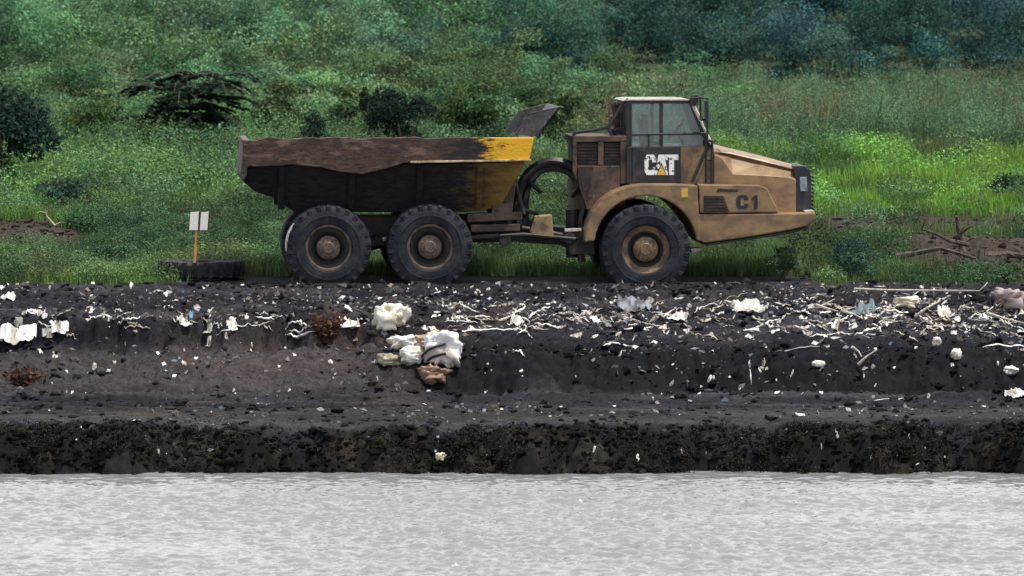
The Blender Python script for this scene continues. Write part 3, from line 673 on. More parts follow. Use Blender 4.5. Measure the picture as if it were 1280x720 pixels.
# walking beams between the rear wheels
for sg in (-1, 1): m.tube([T(425, 318, sg * .72), T(474, 300, sg * .72), T(523, 318, sg * .72)], [.10, .16, .10], 8)
m.build('chassis', GREASE, truck, bevel=.012)
m = MB(); m.prism(XZ([(586, 268), (655, 266), (655, 276), (586, 279)]), -1.15, -.8); m.prism(XZ([(590, 282), (652, 281), (652, 290), (590, 291)]), -1.2, -.8); m.prism(XZ([(596, 295), (625, 293), (625, 299), (596, 300)]), -1.25, -.9)
m.build('side_step', TAND, truck, bevel=.015)
m = MB().tube([T(590, 297, -1.3), T(655, 293, -1.3), T(720, 299, -1.2)], .035, 6).build('brake_pipe', GREASE, truck, smooth=40)
for sg in (-1, 1): MB().tube([T(624, 205, sg * 1.2), T(632, 252, sg * 1.1), T(633, 252, sg * 1.1), T(640, 300, sg * 1.0)], [.085, .085, .05, .05], 10).build('hoist_cylinder', GREASE, truck, smooth=40)
MB().tube([T(640, 210, -1.0), T(655, 268, -1.0)], .045, 8).build('support_strut', GREASE, truck, smooth=40)
MB().tube([T(478, 299, -1.0), T(495, 297, -1.0)], .05, 8).build('tie_rod', CHROME, truck, smooth=40)
m = MB(); m.prism(XZ([(622, 205), (655, 203), (646, 222), (640, 268), (614, 268)], -1.1), -1.15, 1.15); m.build('body_front_bulkhead', TAND, truck, bevel=.02)
m = MB(); m.prism(XZ([(668, 270), (690, 268), (692, 296), (676, 298), (662, 290)], -.9), -1.0, -.6); m.build('hitch_plate', mat('hitch_tan', (.30, .22, .10), (.10, .075, .05), 5, .6), truck, bevel=.02)
m = MB()
m.prism(XZ([(640, 276), (700, 284), (745, 286), (748, 314), (722, 318), (700, 306), (650, 303)], -.4), -.5, .5)
m.tube([T(716, 262, -.45), T(716, 322, -.45)], .13, 12); m.tube([T(700, 300, -.9), T(745, 312, -.9)], .06, 8); m.tube([T(652, 285, -.85), T(712, 296, -.85)], .055, 8)
m.prism(XZ([(706, 286), (740, 284), (744, 318), (712, 318)], -.9), -1.05, -.65); m.tube([T(726, 316, -.9), T(728, 328, -.9)], .08, 8)
m.lathe([(0, -.1), (.11, -.1), (.11, .1), (0, .1)], 14, T(712, 298, -1.1)); m.lathe([(0, -.1), (.12, -.1), (.12, .1), (0, .1)], 14, T(631, 300, -1.1))
m.build('hitch', GREASE, truck, bevel=.01)
MB().prism(XZ([(706, 286), (727, 285.5), (727, 289), (706, 290)], -1.1), -1.14, -1.06).build('hitch_pin', CHROME, truck, bevel=.008)
# hydraulic and air hoses looping over the hitch
m = MB(); rg = random.Random(4)
for k in range(13):
    o = rg.uniform(-9, 8); y = -.85 + k * .10
    pts = [(652 + o, 282), (650 + o, 258), (654 + o * .8, 236), (664 + o * .6, 218 + o * .4), (680, 207 + o * .7), (700, 206 + o * .7), (718 - o * .4, 214 + o * .6), (729 - o * .6, 230), (735 - o * .8, 250), (734 - o, 270), (728, 288)]
    pts = [T(a, b, y) for a, b in pts]
    q = []
    for i in range(len(pts) - 1):
        p0, p1, p2, p3 = [Vector(pts[max(0, min(len(pts) - 1, j))]) for j in (i - 1, i, i + 1, i + 2)]
        for t in (0, .33, .66): q.append(.5 * ((2 * p1) + (p2 - p0) * t + (2 * p0 - 5 * p1 + 4 * p2 - p3) * t * t + (3 * p1 - p0 - 3 * p2 + p3) * t ** 3))
    q.append(Vector(pts[-1])); m.tube(q, .045 + .035 * rg.random(), 6)
for a, b in (((654, 262), (672, 268)), ((660, 226), (676, 240)), ((726, 232), (716, 246))): m.tube([T(*a, -.8), T(*b, -.6)], .04, 6)
m.build('hose_loop', BLK, truck, smooth=50)

# ---- engine housing behind the cab
m = MB()
yy = -1.0
m.prism(XZ([(716, 170), (784, 170), (784, 177), (716, 178)], yy), -1.0, 1.0)
m.prism(XZ([(716, 178), (721, 178), (722, 228), (716, 214)], yy), -1.0, -.9); m.prism(XZ([(748, 177.5), (755, 177.5), (755, 207), (748, 207)], yy), -1.0, -.9)
m.prism(XZ([(776, 177.3), (784, 177.3), (784, 230), (776, 230)], yy), -1.0, -.9)
m.prism(XZ([(722, 207.3), (775.5, 207.3), (775.5, 238), (752, 246), (742, 262), (734, 262), (724, 232)], yy), -1.0, -.9)
m.box(T(718, 0, -.6)[0], T(783, 0, -.6)[0], -.6, .95, T(0, 262, -.6)[2], T(0, 178.5, -.6)[2])
m.build('engine_housing', TAND, truck, bevel=.012)
m = MB()
for a, b, t, u in ((721.5, 747.5, 178.5, 207), (755.5, 775.5, 178.5, 206.5)):
    m.prism(XZ([(a, t), (b, t), (b, u), (a, u)], -.88), -.89, -.84)
    for k in range(6):
        v = t + 3 + k * (u - t - 4) / 6; m.prism(XZ([(a, v), (b, v), (b, v + 2), (a, v + 2)], -.9), -.93, -.895)
m.prism(XZ([(723, 208), (742, 208), (738, 236), (730, 240)], -1.0), -1.03, -1.005)
m.build('vent_grille', mat('vent_black', (.018, .014, .014), (.06, .035, .03), 6, .6), truck)
m = MB()
for y in (-.95, .95): m.tube([T(718, 166, y), T(742, 162.5, y), T(761, 159, y), T(768, 150, y), T(779, 129, y), T(786, 124, y)], .032, 7)
m.tube([T(718, 166, -.95), T(718, 172, -.95)], .03, 6); m.tube([T(761, 159, -.95), T(766, 171, -.95)], .03, 6); m.tube([T(718, 166, -.95), T(718, 166, .95)], .03, 6)
m.tube([T(764, 163, -.85), T(784, 160, -.85), T(784, 170, -.85)], .035, 6); m.tube([T(766, 160, -.6), T(772, 168, -.6)], .06, 6)
m.build('engine_guard_rail', BLK, truck, smooth=40)
m = MB(); m.tube([T(772, 172, .55), T(771, 140, .55), T(767, 128, .55)], [.075, .07, .06], 10)
m.build('exhaust_stack', mat('rusty_exhaust', (.10, .055, .038), (.04, .028, .024), 8, .8), truck, smooth=40)

# ---- cab
CY = 1.0
cab = MB()
for sg in (-1, 1):
    a, b = sg * CY, sg * (CY - .09)
    cab.prism(XZ([(783, 126.2), (790.5, 126.2), (790.5, 183), (783, 183)], -CY), a, b)
    cab.prism(XZ([(862, 126.2), (869, 130), (892, 183), (884, 183)], -CY), a, b)
    cab.prism(XZ([(825.5, 128), (829.5, 128), (829.5, 183), (825.5, 183)], -CY), a * .995, b)
    cab.prism(XZ([(790.6, 126.2), (861.8, 126.2), (864, 129.5), (790.6, 129.5)], -CY), a * .997, b)
for px0, px1 in ((783.5, 789), ): cab.prism(XZ([(px0, 126.2), (px1, 126.2), (px1, 132), (px0, 132)], -CY), -CY + .091, CY - .091)
cab.prism(XZ([(863, 126.4), (868, 130), (869.5, 134), (865.5, 131)], -CY), -CY + .091, CY - .091)
cabo = cab.build('cab', BLK, truck, bevel=.01)
m = MB(); m.prism(XZ([(779, 126.1), (782, 124.8), (790, 124), (856, 124), (865, 125), (866.5, 126.1)], -CY), -CY - .02, CY + .02)
m.build('roof', mat('dusty_lit_roof', (.40, .36, .31), (.25, .22, .19), 4, .55, bump=.15), cabo, bevel=.03)  # dusty paint made paler for the lit roof top
m = MB(); m.prism(XZ([(786, 183.2), (893, 183.2), (893, 231), (786, 231)], -CY), -CY + .01, CY - .01)
m.build('cab_lower', TAN, cabo, bevel=.015)
G = glass_mat()
for sg in (-1, 1):
    MB().prism(XZ([(790.7, 129.7), (825.3, 129.7), (825.3, 182.8), (790.7, 182.8)], -CY), sg * (CY - .03), sg * (CY - .045)).build('side_window', G, cabo)
    MB().prism(XZ([(829.7, 129.7), (862.5, 129.7), (884, 182.8), (829.7, 182.8)], -CY), sg * (CY - .03), sg * (CY - .045)).build('side_window', G, cabo)
MB().prism(XZ([(869.3, 134), (870.6, 134), (891.5, 183), (890, 183)], -CY), -CY + .1, CY - .1).build('windscreen', G, cabo)
MB().prism(XZ([(785, 132), (786.5, 132), (786.5, 182), (785, 182)], -CY), -CY + .1, CY - .1).build('rear_window', G, cabo)
m = MB(); m.tube([T(791, 168.5, -CY - .03), T(884, 167, -CY - .03)], .022, 6); m.tube([T(812, 168, -CY - .03), T(812, 183, -CY - .03)], .018, 6)
m.build('window_bar', BLK, cabo)
m = MB(); m.prism(XZ([(800, 150), (810, 148), (812, 176), (826, 178), (826, 184), (802, 184)], 0), -.28, .28); m.prism(XZ([(803, 143), (809, 143), (810, 148), (803, 149)], 0), -.14, .14)
m.build('seat', mat('seat_cloth', (.03, .03, .033), None, rough=.9), cabo, bevel=.03)
m = MB(); cs = Vector(T(846, 163, -.05)); ax = Vector((-.75, 0, .66)); u = Vector((0, 1, 0)); w2 = ax.cross(u)
m.tube([cs + (u * math.cos(t) + w2 * math.sin(t)) * .2 for t in np.linspace(0, 2 * math.pi, 25)], .018, 6); m.tube([cs, T(858, 184, -.05)], .03, 6); m.tube([cs - u * .2, cs + u * .2], .014, 5)
m.prism(XZ([(858, 166), (876, 170), (884, 184), (856, 184)], 0), -.8, .8)
m.build('steering_console', BLK, cabo)
# pale strip painting the light caught down the screen pillars
for sg in (-1, 1): MB().tube([T(867, 131, sg * 1.0), T(876, 148, sg * 1.0), T(880, 158, sg * 1.0), T(886, 170, sg * 1.0), T(890.5, 181, sg * 1.0)], [.035, .035, .022, .03, .035], 6).build('screen_pillar_highlight', CHROME, cabo, smooth=40)
# door
door = MB().prism(XZ([(790.5, 184), (852, 184), (852, 228.5), (790.5, 228.5)], -CY), -CY - .03, -CY + .008).build('door', PANEL, truck, bevel=.012)
MB().prism(XZ([(783.5, 184), (790, 184), (790, 229), (783.5, 229)], -CY), -CY - .05, -CY + .006).build('door_post', BLK, truck, bevel=.012)
MB().prism(XZ([(799, 188), (806, 188), (806, 190), (799, 190)], -CY), -CY - .075, -CY - .032).build('handle', BLK, door, bevel=.006)
def glyphs(polys, x0, x1, v0, v1, y, m, name, parent, shear=0):
    b = MB()
    for p in polys: b.prism(XZ([(x0 + (x1 - x0) * a + shear * c, v1 + (v0 - v1) * c) for a, c in p], y), y - .006, y + .004)
    return b.build(name, m, parent)
gC = [[(0, .2), (.2, 0), (.8, 0), (1, .2), (1, .38), (.66, .38), (.66, .29), (.6, .23), (.42, .23), (.35, .3), (.35, .7), (.42, .77), (.6, .77), (.66, .71), (.66, .62), (1, .62), (1, .8), (.8, 1), (.2, 1), (0, .8)]]
gA = [[(0, 0), (.28, 1), (.72, 1), (1, 0), (.9, 0), (.5, .62), (.1, 0)]]
gT = [[(0, 1), (1, 1), (1, .74), (.68, .74), (.68, 0), (.32, 0), (.32, .74), (0, .74)]]
g1_ = [[(.28, 0), (.28, .68), (0, .56), (0, .78), (.42, 1), (.72, 1), (.72, 0)]]
ly = -CY - .034
b = MB()
for g, a, c in ((gC, 806.5, 821), (gA, 819.5, 836), (gT, 832, 849)):
    for p in g: b.prism(XZ([(a + (c - a) * q, 219 + (193.5 - 219) * r) for q, r in p], ly), ly - .004, ly + .003)
b.build('logo_lettering', WHITE, door)
glyphs([[(0, 0), (.5, 1), (1, 0)]], 822, 833.5, 207, 219, ly, YEL, 'logo_triangle', door)
# grab rails beside the door
m = MB()
m.tube([T(889, 182, -1.12), T(882, 192, -1.14), T(866, 228, -1.16)], .035, 7)
for px in (884, 891.5): m.tube([T(px, 176, -1.15), T(px, 229, -1.15)], .026, 7)
m.tube([T(884, 176, -1.15), T(891.5, 176, -1.15)], .026, 7); m.tube([T(884, 200, -1.15), T(891.5, 200, -1.15)], .02, 6)
m.build('grab_rail', BLK, truck, smooth=40)
# mirrors and their brackets, both sides
for sg in (-1, 1):
    m = MB(); y = sg * 1.22
    m.tube([T(868, 124, sg * 1.0), T(876, 122, y), T(885.5, 123, y), T(885.5, 178, y), T(890, 184, sg * 1.05)], .022, 7); m.tube([T(876.5, 122, y), T(877, 150, y)], .02, 6); m.tube([T(877, 150, y), T(885, 150, y)], .02, 6)
    br = m.build('mirror_bracket', BLK, truck, smooth=40)
    MB().box(T(882.5, 0, y)[0], T(886.5, 0, y)[0], y - .13, y + .13, T(0, 154, y)[2], T(0, 125, y)[2]).build('mirror', BLK, br, bevel=.02)
    m = MB(); m.box(T(864, 0, y)[0], T(873, 0, y)[0], sg * 1.0 - .09, sg * 1.0 + .09, T(0, 132, -1)[2], T(0, 121.5, -1)[2])
    m.build('work_lamp', BLK, cabo, bevel=.015)

# ---- hood
m = MB()
st = [(893, 182, 192, 193, .66, 1.10), (903, 184.5, 193, 198, .64, 1.11), (917, 188, 195, 218, .62, 1.12), (955, 197, 204, 220, .60, 1.10), (985, 205, 211, 222, .58, 1.06), (997, 208.5, 214, 226, .56, 1.04)]
sec = []
for px, t, f_, s_, yt, ysd in st:
    zt_, zf, zs, zb = T(px, t, -yt)[2], T(px, f_, -yt)[2], T(px, s_, -ysd)[2], T(px, 268, -ysd)[2]; xx = T(px, 0, -1)[0]; yf = yt + .10 if f_ + 3 < s_ else ysd - .05
    sec.append([(xx, -ysd, zb), (xx, -ysd, zs), (xx, -yf + .03, zf - .01), (xx, -yf - .04, zf + .035), (xx, -yf, zt_ - .03), (xx, -.3, zt_ + .03), (xx, .3, zt_ + .03), (xx, yf, zt_ - .03), (xx, yf + .04, zf + .035), (xx, yf - .03, zf - .01), (xx, ysd, zs), (xx, ysd, zb)])
n = 12; vs = [p for s_ in sec for p in s_]; fs = [(i * n + k, i * n + k + 1, (i + 1) * n + k + 1, (i + 1) * n + k) for i in range(len(sec) - 1) for k in range(n - 1)] + [tuple(range(n)), tuple(range((len(sec) - 1) * n, len(sec) * n))]
m.add(vs, fs)
hood = m.build('hood', TAN, truck, bevel=.012)
m = MB(); m.prism(XZ([(996, 208), (1008, 209), (1015.5, 214), (1018, 222), (1018.5, 267), (997.5, 268)], -1.05), [-.98] * 2 + [-.9, -.86, -.86, -1.0], [.98] * 2 + [.9, .86, .86, 1.0])
for k in range(9):
    z = T(0, 222 + k * 5, -.8)[2]; X0 = T(1018.3, 0, -.8)[0]; m.box(X0, X0 + .03, -.8, .8, z - .02, z + .02)
m.build('grille', BLK, hood, bevel=.03)
m = MB(); m.prism(XZ([(1002, 222), (1011, 222), (1012, 240), (1003, 240)], -.99), -.985, -.93); m.build('headlight', mat('lamp_glass', (.22, .25, .30), (.09, .1, .12), 9, .2, spec=.6), hood, bevel=.01)
MB().prism(XZ([(1003, 207.5), (1012, 209), (1017, 214), (1016, 216.5), (1010, 212), (1003, 210)], -.92), -.9, .9).build('grille_cap', mat('grille_cap', (.05, .052, .058), None, rough=.35), hood, bevel=.008)
# ---- fender with its forward side panel
ly = -1.62
arc = [(808 + 65 * math.cos(R(a)), 311 - 66 * math.sin(R(a))) for a in np.linspace(8, 172, 22)]
out_ = [(731, 303), (733, 286), (741, 265), (752, 250), (766, 240), (784, 233.5), (805, 230.5), (845, 230.5), (873, 232), (875, 268), (877, 303)]
MB().prism(XZ(arc + out_, ly), ly, -.62).build('front_fender', TAN, truck, bevel=.03)
MB().prism(XZ(arc + out_, ly), .62, 1.62).build('front_fender', TAN, truck, bevel=.03)
m = MB(); m.prism(XZ([(874.5, 231), (952, 232.5), (961, 236), (976, 266.5), (876, 267)], -1.5), -1.5, -1.06); fp = m.build('hood_side_panel', TAN, truck, bevel=.02)
m = MB(); m.prism(XZ([(874.5, 231), (952, 232.5), (961, 236), (976, 266.5), (876, 267)], -1.5), 1.06, 1.5); m.build('hood_side_panel', TAN, truck, bevel=.02)
ly = -1.5
glyphs(gC, 922, 937, 244.5, 262, ly, BLK, 'number_lettering', fp); glyphs(g1_, 941, 952, 244.5, 262, ly, BLK, 'number_lettering', fp)
m = MB(); m.prism(XZ([(881, 245.5), (906, 245.5), (913, 265.5), (881, 266)], ly), ly - .012, ly + .004)
for k in range(5): m.prism(XZ([(882, 247 + 3.8 * k), (905 + 1.2 * k, 247 + 3.8 * k), (905.5 + 1.2 * k, 249 + 3.8 * k), (882, 249 + 3.8 * k)], ly), ly - .03, ly - .0125)
m.build('side_vent', mat('vent_brown', (.022, .016, .015), (.07, .04, .035), 5, .6), fp)
glyphs([[(0, 0), (.07, 1), (.5, .8), (1, .7), (.95, 0)]], 897, 925, 236, 240.5, ly, BLK, 'model_badge', fp)
glyphs([[(0, 0), (0, 1), (1, 1), (1, 0)]], 853, 861, 235.5, 247, -1.62, YEL, 'warning_sticker', fp)
# ---- bumper skirt
MB().prism(XZ([(869, 268.3), (1022, 267), (1022, 276), (1012, 284), (988, 289), (940, 297), (881, 305), (873, 300)], -1.5), -1.5, 1.5).build('bumper_skirt', TAN, truck, bevel=.03)
MB().prism(XZ([(881, 305.2), (940, 297.2), (988, 289.2), (1012, 284.4), (1011, 287), (988, 293), (940, 300), (883, 308)], -1.3), -1.42, 1.42).build('skid_edge', BLK, truck, bevel=.01)
MB().prism(XZ([(1008, 264), (1019, 263.5), (1021, 266.8), (1008, 267)], -1.2), -1.25, -.95).build('tow_eye', CHROME, truck, bevel=.008)
MB().prism(XZ([(863, 311), (877, 310), (879, 313), (866, 317)], -.9), -1.0, -.6).build('steering_link', CHROME, truck, bevel=.01)
# ================================================================== signboard and tyre
x, y, z = pick(250, 350)
ty = tag(empty('old_tyre', (x, y + .35, g1(x, y + .35) + .02)), 'big worn black tyre lying flat at the foot of the signboard', 'tyre')
m = MB(); Ro = .80
pr = [(.40, .04), (.42, 0.01), (.60, 0), (.74, .02), (.79, .06), (.80, .18), (.79, .30), (.74, .345), (.60, .36), (.44, .35), (.40, .31)]
n = 48; vs = []
for k in range(n):
    t = 2 * math.pi * k / n; sag = 1 - .10 * vn(k * .25, 0, 9)
    vs += [(r * math.cos(t), r * math.sin(t), zz * sag) for r, zz in pr]
mm = len(pr); m.add(vs, [(k * mm + i, k * mm + (i + 1) % mm, ((k + 1) % n) * mm + (i + 1) % mm, ((k + 1) % n) * mm + i) for k in range(n) for i in range(mm)])
for k in range(24):
    for s_, z0, z1 in ((0, .03, .17), (.5, .19, .335)):
        a = 2 * math.pi * (k + s_) / 24; v_ = []
        for rr in (.76, .845):
            for q, zz in ((-.05, z0), (.05, z0), (.08, z1), (-.02, z1)): v_.append((rr * math.cos(a + q), rr * math.sin(a + q), zz))
        m.add(v_, [(0, 1, 5, 4), (1, 2, 6, 5), (2, 3, 7, 6), (3, 0, 4, 7), (4, 5, 6, 7), (0, 3, 2, 1)])
m.build('carcass', mat('weathered_rubber', (.016, .016, .019), (.04, .037, .037), 6, .85, bump=.5), ty, smooth=32)
sy_ = y + .5; sx = at(241, 328, sy_)[0]; s = ppm(sy_); zb = at(241, 335, sy_)[2]
sg = tag(empty('signboard', (sx, sy_, zb)), 'two small blank white boards on a leaning wooden stake', 'sign')
WOOD = mat('raw_wood', (.85, .36, .09), (.60, .28, .09), 12, .7)
zt = at(0, 265, sy_)[2] - zb
m = MB(); m.tube([(0, 0, -.25), (.10, 0, zt)], .026, 6); m.build('stake', WOOD, sg)
BRD = mat('white_board', (.92, .88, .80), (.85, .62, .42), 9, .6, lo=.5, hi=.7)
EDG = mat('dark_batten', (.055, .022, .015), None, rough=.8)
for px0, px1, a in ((236.5, 247, .02), (249.5, 259, .03)):
    x0, x1 = (px0 - 241) / s, (px1 - 241) / s
    b = MB(); b.prism([(x0, zt - .35), (x1, zt - .345), (x1 + a, zt + .012), (x0 + a, zt)], -.055, -.03); b.build('board', BRD, sg)
b = MB(); b.prism([(6.6 / s, zt - .36), (8.2 / s, zt - .36), (8.4 / s + .02, zt + .01), (6.8 / s + .02, zt + .01)], -.05, -.0); b.prism([(18.4 / s, zt - .34), (20 / s, zt - .34), (20 / s + .02, zt), (18.4 / s + .02, zt)], -.05, -.0); b.build('batten', EDG, sg)

# ================================================================== dead branches and spoil on the right
DEAD = mat('dead_wood', (.05, .038, .032), (.11, .085, .07), 8, .9, bump=.4); PALE = mat('bleached_wood', (.55, .50, .43), (.36, .32, .27), 9, .75, bump=.3)
def branch(name, label, base, pts, r, m_, twigs=0, seed=0, cat='branch', group=None):
    """pts: photo places (px, v) at the depth of the base; the limb bends a little in depth too"""
    rg = random.Random(seed); y0 = base
    P = [Vector(at(px, v, y0 + rg.uniform(-.12, .12))) for px, v in pts]
    o = P[0].copy(); m = MB(); nn = len(P); P = [p - o for p in P]
    m.tube(P, [r * (1 - .7 * i / (nn - 1)) for i in range(nn)], 7)
    for k in range(twigs):
        i = rg.randrange(0, nn - 1); a = P[i].lerp(P[i + 1], rg.random()); d = Vector((rg.uniform(-1, 1), rg.uniform(-.6, .6), rg.uniform(-.1, 1))).normalized() * rg.uniform(.2, .5)
        m.tube([a, a + d * .5 + Vector((0, 0, .03)), a + d], [r * .35, r * .25, r * .1], 5)
    ob = m.build(name, m_, None, smooth=50, loc=o)
    return tag(ob, label, cat, group)
_, yr, _ = pick(1190, 312)
branch('dead_branch', 'dark forked dead stump branch standing upright on the earth heap', 5.0, [(1204, 318), (1202, 300), (1198, 284), (1196, 270)], .09, DEAD, 5, 1)
branch('dead_branch', 'dark dead limb slanting down from the pale tip on the earth heap', 4.6, [(1212, 306), (1188, 301), (1170, 292), (1152, 286)], .055, DEAD, 4, 2)
branch('dead_branch', 'long black root arching along the foot of the earth heap', 3.6, [(1120, 320), (1145, 316), (1175, 310), (1205, 318), (1240, 330)], .07, DEAD, 4, 3)
branch('dead_branch', 'thin pale forked twig leaning on the bare earth at the left', pick(60, 282)[1], [(76, 290), (66, 279), (58, 270), (56, 262)], .022, PALE, 3, 4)
branch('fallen_log', 'dark log lying along the right edge of the earth heap', 4.4, [(1232, 322), (1260, 318), (1300, 321)], .12, DEAD, 2, 5, 'log')
branch('pale_pole', 'long pale pole lying along the edge of the grass with an upturned end', pick(1150, 363)[1] - .15, [(1068, 361), (1110, 362.5), (1160, 363), (1225, 363.5), (1231, 358), (1235, 353)], .024, PALE, 0, 6, 'pole')

# ================================================================== litter
TINT = tint_mat('litter_film', .55, .35, .25, 30)
LG = 'scraps of litter on the mud'
def film(name, label, cat, px, v, wpx, hpx, col=(.80, .79, .76), seed=0, group=None, rise=.5, ragged=.3):
    """a crumpled sheet: width along the bank, height mostly standing up off the mud"""
    rg = np.random.default_rng(seed); x, y, z = pick(px, v + hpx * .4); s = ppm(y); w = wpx / s; h = hpx / s
    nu, nv = (30, 17) if wpx > 26 else (14, 9) if wpx > 12 else (6, 5)
    U, Vv = np.meshgrid(np.linspace(-1, 1, nu), np.linspace(-1, 1, nv))
    ang = np.arctan2(Vv, U); rad = 1 - ragged * vn(ang * 1.3 + seed, ang * 0 + seed * .37, 3)
    f = np.maximum(np.abs(U), np.abs(Vv)) / np.maximum(np.hypot(U, Vv), 1e-6)
    U = U * f * rad; Vv = Vv * f * rad
    n1 = vn(U * 2.1 + seed * 3.3, Vv * 2.1, 5) - .5; n2 = vn(U * 4.3 + seed, Vv * 4.3 + 9, 7) - .5
    tilt = rise; rd = 1 - np.abs(2 * vn(U * 3.1 + seed * 1.3, Vv * 2.2 + U * 1.1, 27) - 1); n1 = n1 + (rd - .6) * .9; n2 = n2 + (1 - np.abs(2 * vn(U * 6.3 + seed, Vv * 5.1, 29) - 1) - .6) * .6
    X_ = U * w * .5; Y_ = Vv * (w * .25 + h * .3) + n2 * w * .12
    Z_ = h * (.5 + .5 * Vv) * tilt * 1.25 + (n1 * .9 + n2 * .6) * h * .9
    gzv = gz(x + X_, y + Y_) - z
    Z_ = (Z_ - Z_.min()) / (Z_.max() - Z_.min() + 1e-6) * h * .72 * (.6 + .4 * tilt) + np.clip(gzv, -.06, .12) - .01
    cc = np.ones(U.shape + (3,)) * np.array(col) * (.88 + .12 * rg.random()) ; stain = sst(.45, .65, vn(U * 2.6 + seed, Vv * 2.6, 13)); cc = mixc(cc, np.array(col) * np.array((.30, .26, .20)), stain * .85)
    o = grid_mesh(name, X_, Y_, Z_, cc, TINT, smooth=False); o.location = (x, y, z + .005)
    md = o.modifiers.new('thick', 'SOLIDIFY'); md.thickness = .006
    return tag(o, label, cat, group)
def ribbon(name, label, cat, pts, wid=.045, col=(.78, .77, .73), seed=0, group=None, lift=.02):
    """a strip of sheeting or hose lying over the mud along photo places"""
    rg = np.random.default_rng(seed); Q = []
    for i in range(len(pts) - 1):
        for t in np.linspace(0, 1, 7)[:-1]: Q.append((pts[i][0] * (1 - t) + pts[i + 1][0] * t, pts[i][1] * (1 - t) + pts[i + 1][1] * t))
    Q.append(pts[-1])
    yb = pick(pts[len(pts) // 2][0], max(p[1] for p in pts))[1]
    P = []
    for i, (px, v) in enumerate(Q):
        xx, yy, zz = pick(px, v)
        if abs(yy - yb) > .8: xx, yy, zz = at(px, v, yb + (.4 if yy > yb else -.4)); zz = max(zz, g1(xx, yy))
        P.append(np.array((xx, yy, zz + lift - .045 * vn(np.array([i * .55]), np.array([seed * 1.0]), 5)[0] + .012 * rg.random())))
    P = np.array(P); o0 = P[0].copy(); P = P - o0; m = len(P)
    U = np.gradient(P, axis=0); sd = unit(np.cross(U, np.array([0, .25, 1.])))
    wv = wid * (.5 + .9 * vn(np.arange(m) * .7, np.zeros(m), seed + 3))[:, None] * np.clip(np.minimum(np.arange(m) + .4, m - .6 - np.arange(m)) / 3.5, .12, 1)[:, None]
    k = np.linspace(0, 2 * np.pi, 7)[:-1]
    R_ = np.stack([P + sd * wv * math.cos(a) * .6 + np.array([0, .2, .8]) * wv * math.sin(a) * .55 for a in k] + [P + sd * wv * .6], 1)
    cc = np.ones(R_.shape[:2] + (3,)) * np.array(col) * (.75 + .35 * vn(np.arange(m) * .9, np.zeros(m), seed + 8))[:, None, None]
    o = grid_mesh(name, R_[..., 0], R_[..., 1], R_[..., 2], cc, TINT); o.location = o0
    return tag(o, label, cat, group)
def lump(name, label, cat, px, v, wpx, hpx, col=(.78, .76, .72), seed=0, group=None, stripes=False, dep=.8, rough=.35, yoff=0):
    """a stuffed or crushed sack: a closed, creased lump resting on the mud (v is its middle)"""
    x, y, z = pick(px, v + hpx * .45); y += yoff; z = g1(x, y); s = ppm(y); w = wpx / s / 2; h = hpx / s
    nu, nv = 44, 26; TH, PH = np.meshgrid(np.linspace(0, 2 * np.pi, nu), np.linspace(-.5, .5, nv) * np.pi)
    dx, dy, dz = np.cos(PH) * np.cos(TH), np.cos(PH) * np.sin(TH), np.sin(PH)
    sq = lambda a: np.sign(a) * np.abs(a) ** .75
    r = 1 + rough * ((vn(dx * 1.7 + seed * 2.1 + 5, dz * 1.7 + dy * 1.3 + 5, 15) - .5) * 1.4 - np.abs(vn(dx * 3.3 + seed, dz * 3.3 + dy * 2.1 + 3, 17) - .5) * 1.3 + (vn(dx * 8 + seed, dz * 8 + dy * 5, 19) - .5) * .45)
    rid = lambda f, s_: 1 - np.abs(2 * vn(dx * f + seed * 1.7 + 9, dz * f * 1.1 + dy * f * .8 + 9, s_) - 1)
    r = r * (1 + rough * ((rid(2.3, 61) - .6) * .42 + (rid(4.6, 62) - .6) * .30 + (rid(9.0, 63) - .6) * .16))
    r[:, -1] = r[:, 0]
    X_, Y_, Z_ = sq(dx) * w * r, sq(dy) * w * dep * r, (sq(dz) * r * .5 + .42) * h
    cc = np.ones(X_.shape + (3,)) * np.array(col); st = sst(.56, .7, vn(dx * 2.2 + seed, dz * 2.2 + dy, 23)); cc = mixc(cc, np.array(col) * np.array((.5, .43, .33)), st * .75)
    o = grid_mesh(name, X_, Y_, Z_, cc, TINT, smooth=False); o.location = (x, y, z - .03)
    tag(o, label, cat, group)
    if stripes:
        for q in (-.14, .02):
            b = []
            for i, j in enumerate(np.linspace(-2.7, -1.5, 10)):
                ii = int(round((j % (2 * np.pi)) / (2 * np.pi) * (nu - 1))); kk = int(nv * (.42 + q * .8 + .02 * i)); kk = min(kk, nv - 1)
                b.append(Vector((X_[kk, ii], Y_[kk, ii], Z_[kk, ii])) * 1.02)
            for _ in range(4): b = [b[0]] + [(b[i - 1] + b[i] * 2 + b[i + 1]) / 4 for i in range(1, len(b) - 1)] + [b[-1]]
            b = [p + Vector((p.x, p.y, 0)).normalized() * .03 for p in b]
            MB().tube(b, .024, 6).build('stripe', BLK, o)
    return o
lump('plastic_sack', 'upright crumpled cream sack on the litter ridge, alone above the sack pile', 'sack', 485, 396, 42, 33, (.80, .76, .64), 1, rough=.5)
lump('plastic_sack', 'largest bulging white sack with two dark stripes on its side', 'sack', 553, 437, 50, 46, (.80, .79, .77), 2, stripes=True, rough=.45)
lump('plastic_sack', 'flattened white sack at the left of the sack pile', 'sack', 503, 426, 32, 20, (.76, .74, .70), 3)
lump('plastic_sack', 'round dirty white sack at the front of the sack pile', 'sack', 516, 443, 34, 22, (.74, .72, .66), 4)
lump('plastic_sack', 'tan sack wedged between the white sacks of the pile', 'sack', 527, 427, 26, 22, (.42, .34, .25), 5, yoff=.1)
lump('plastic_sack', 'olive stained sack spilling at the left foot of the sack pile', 'sack', 486, 449, 34, 16, (.40, .38, .26), 6)
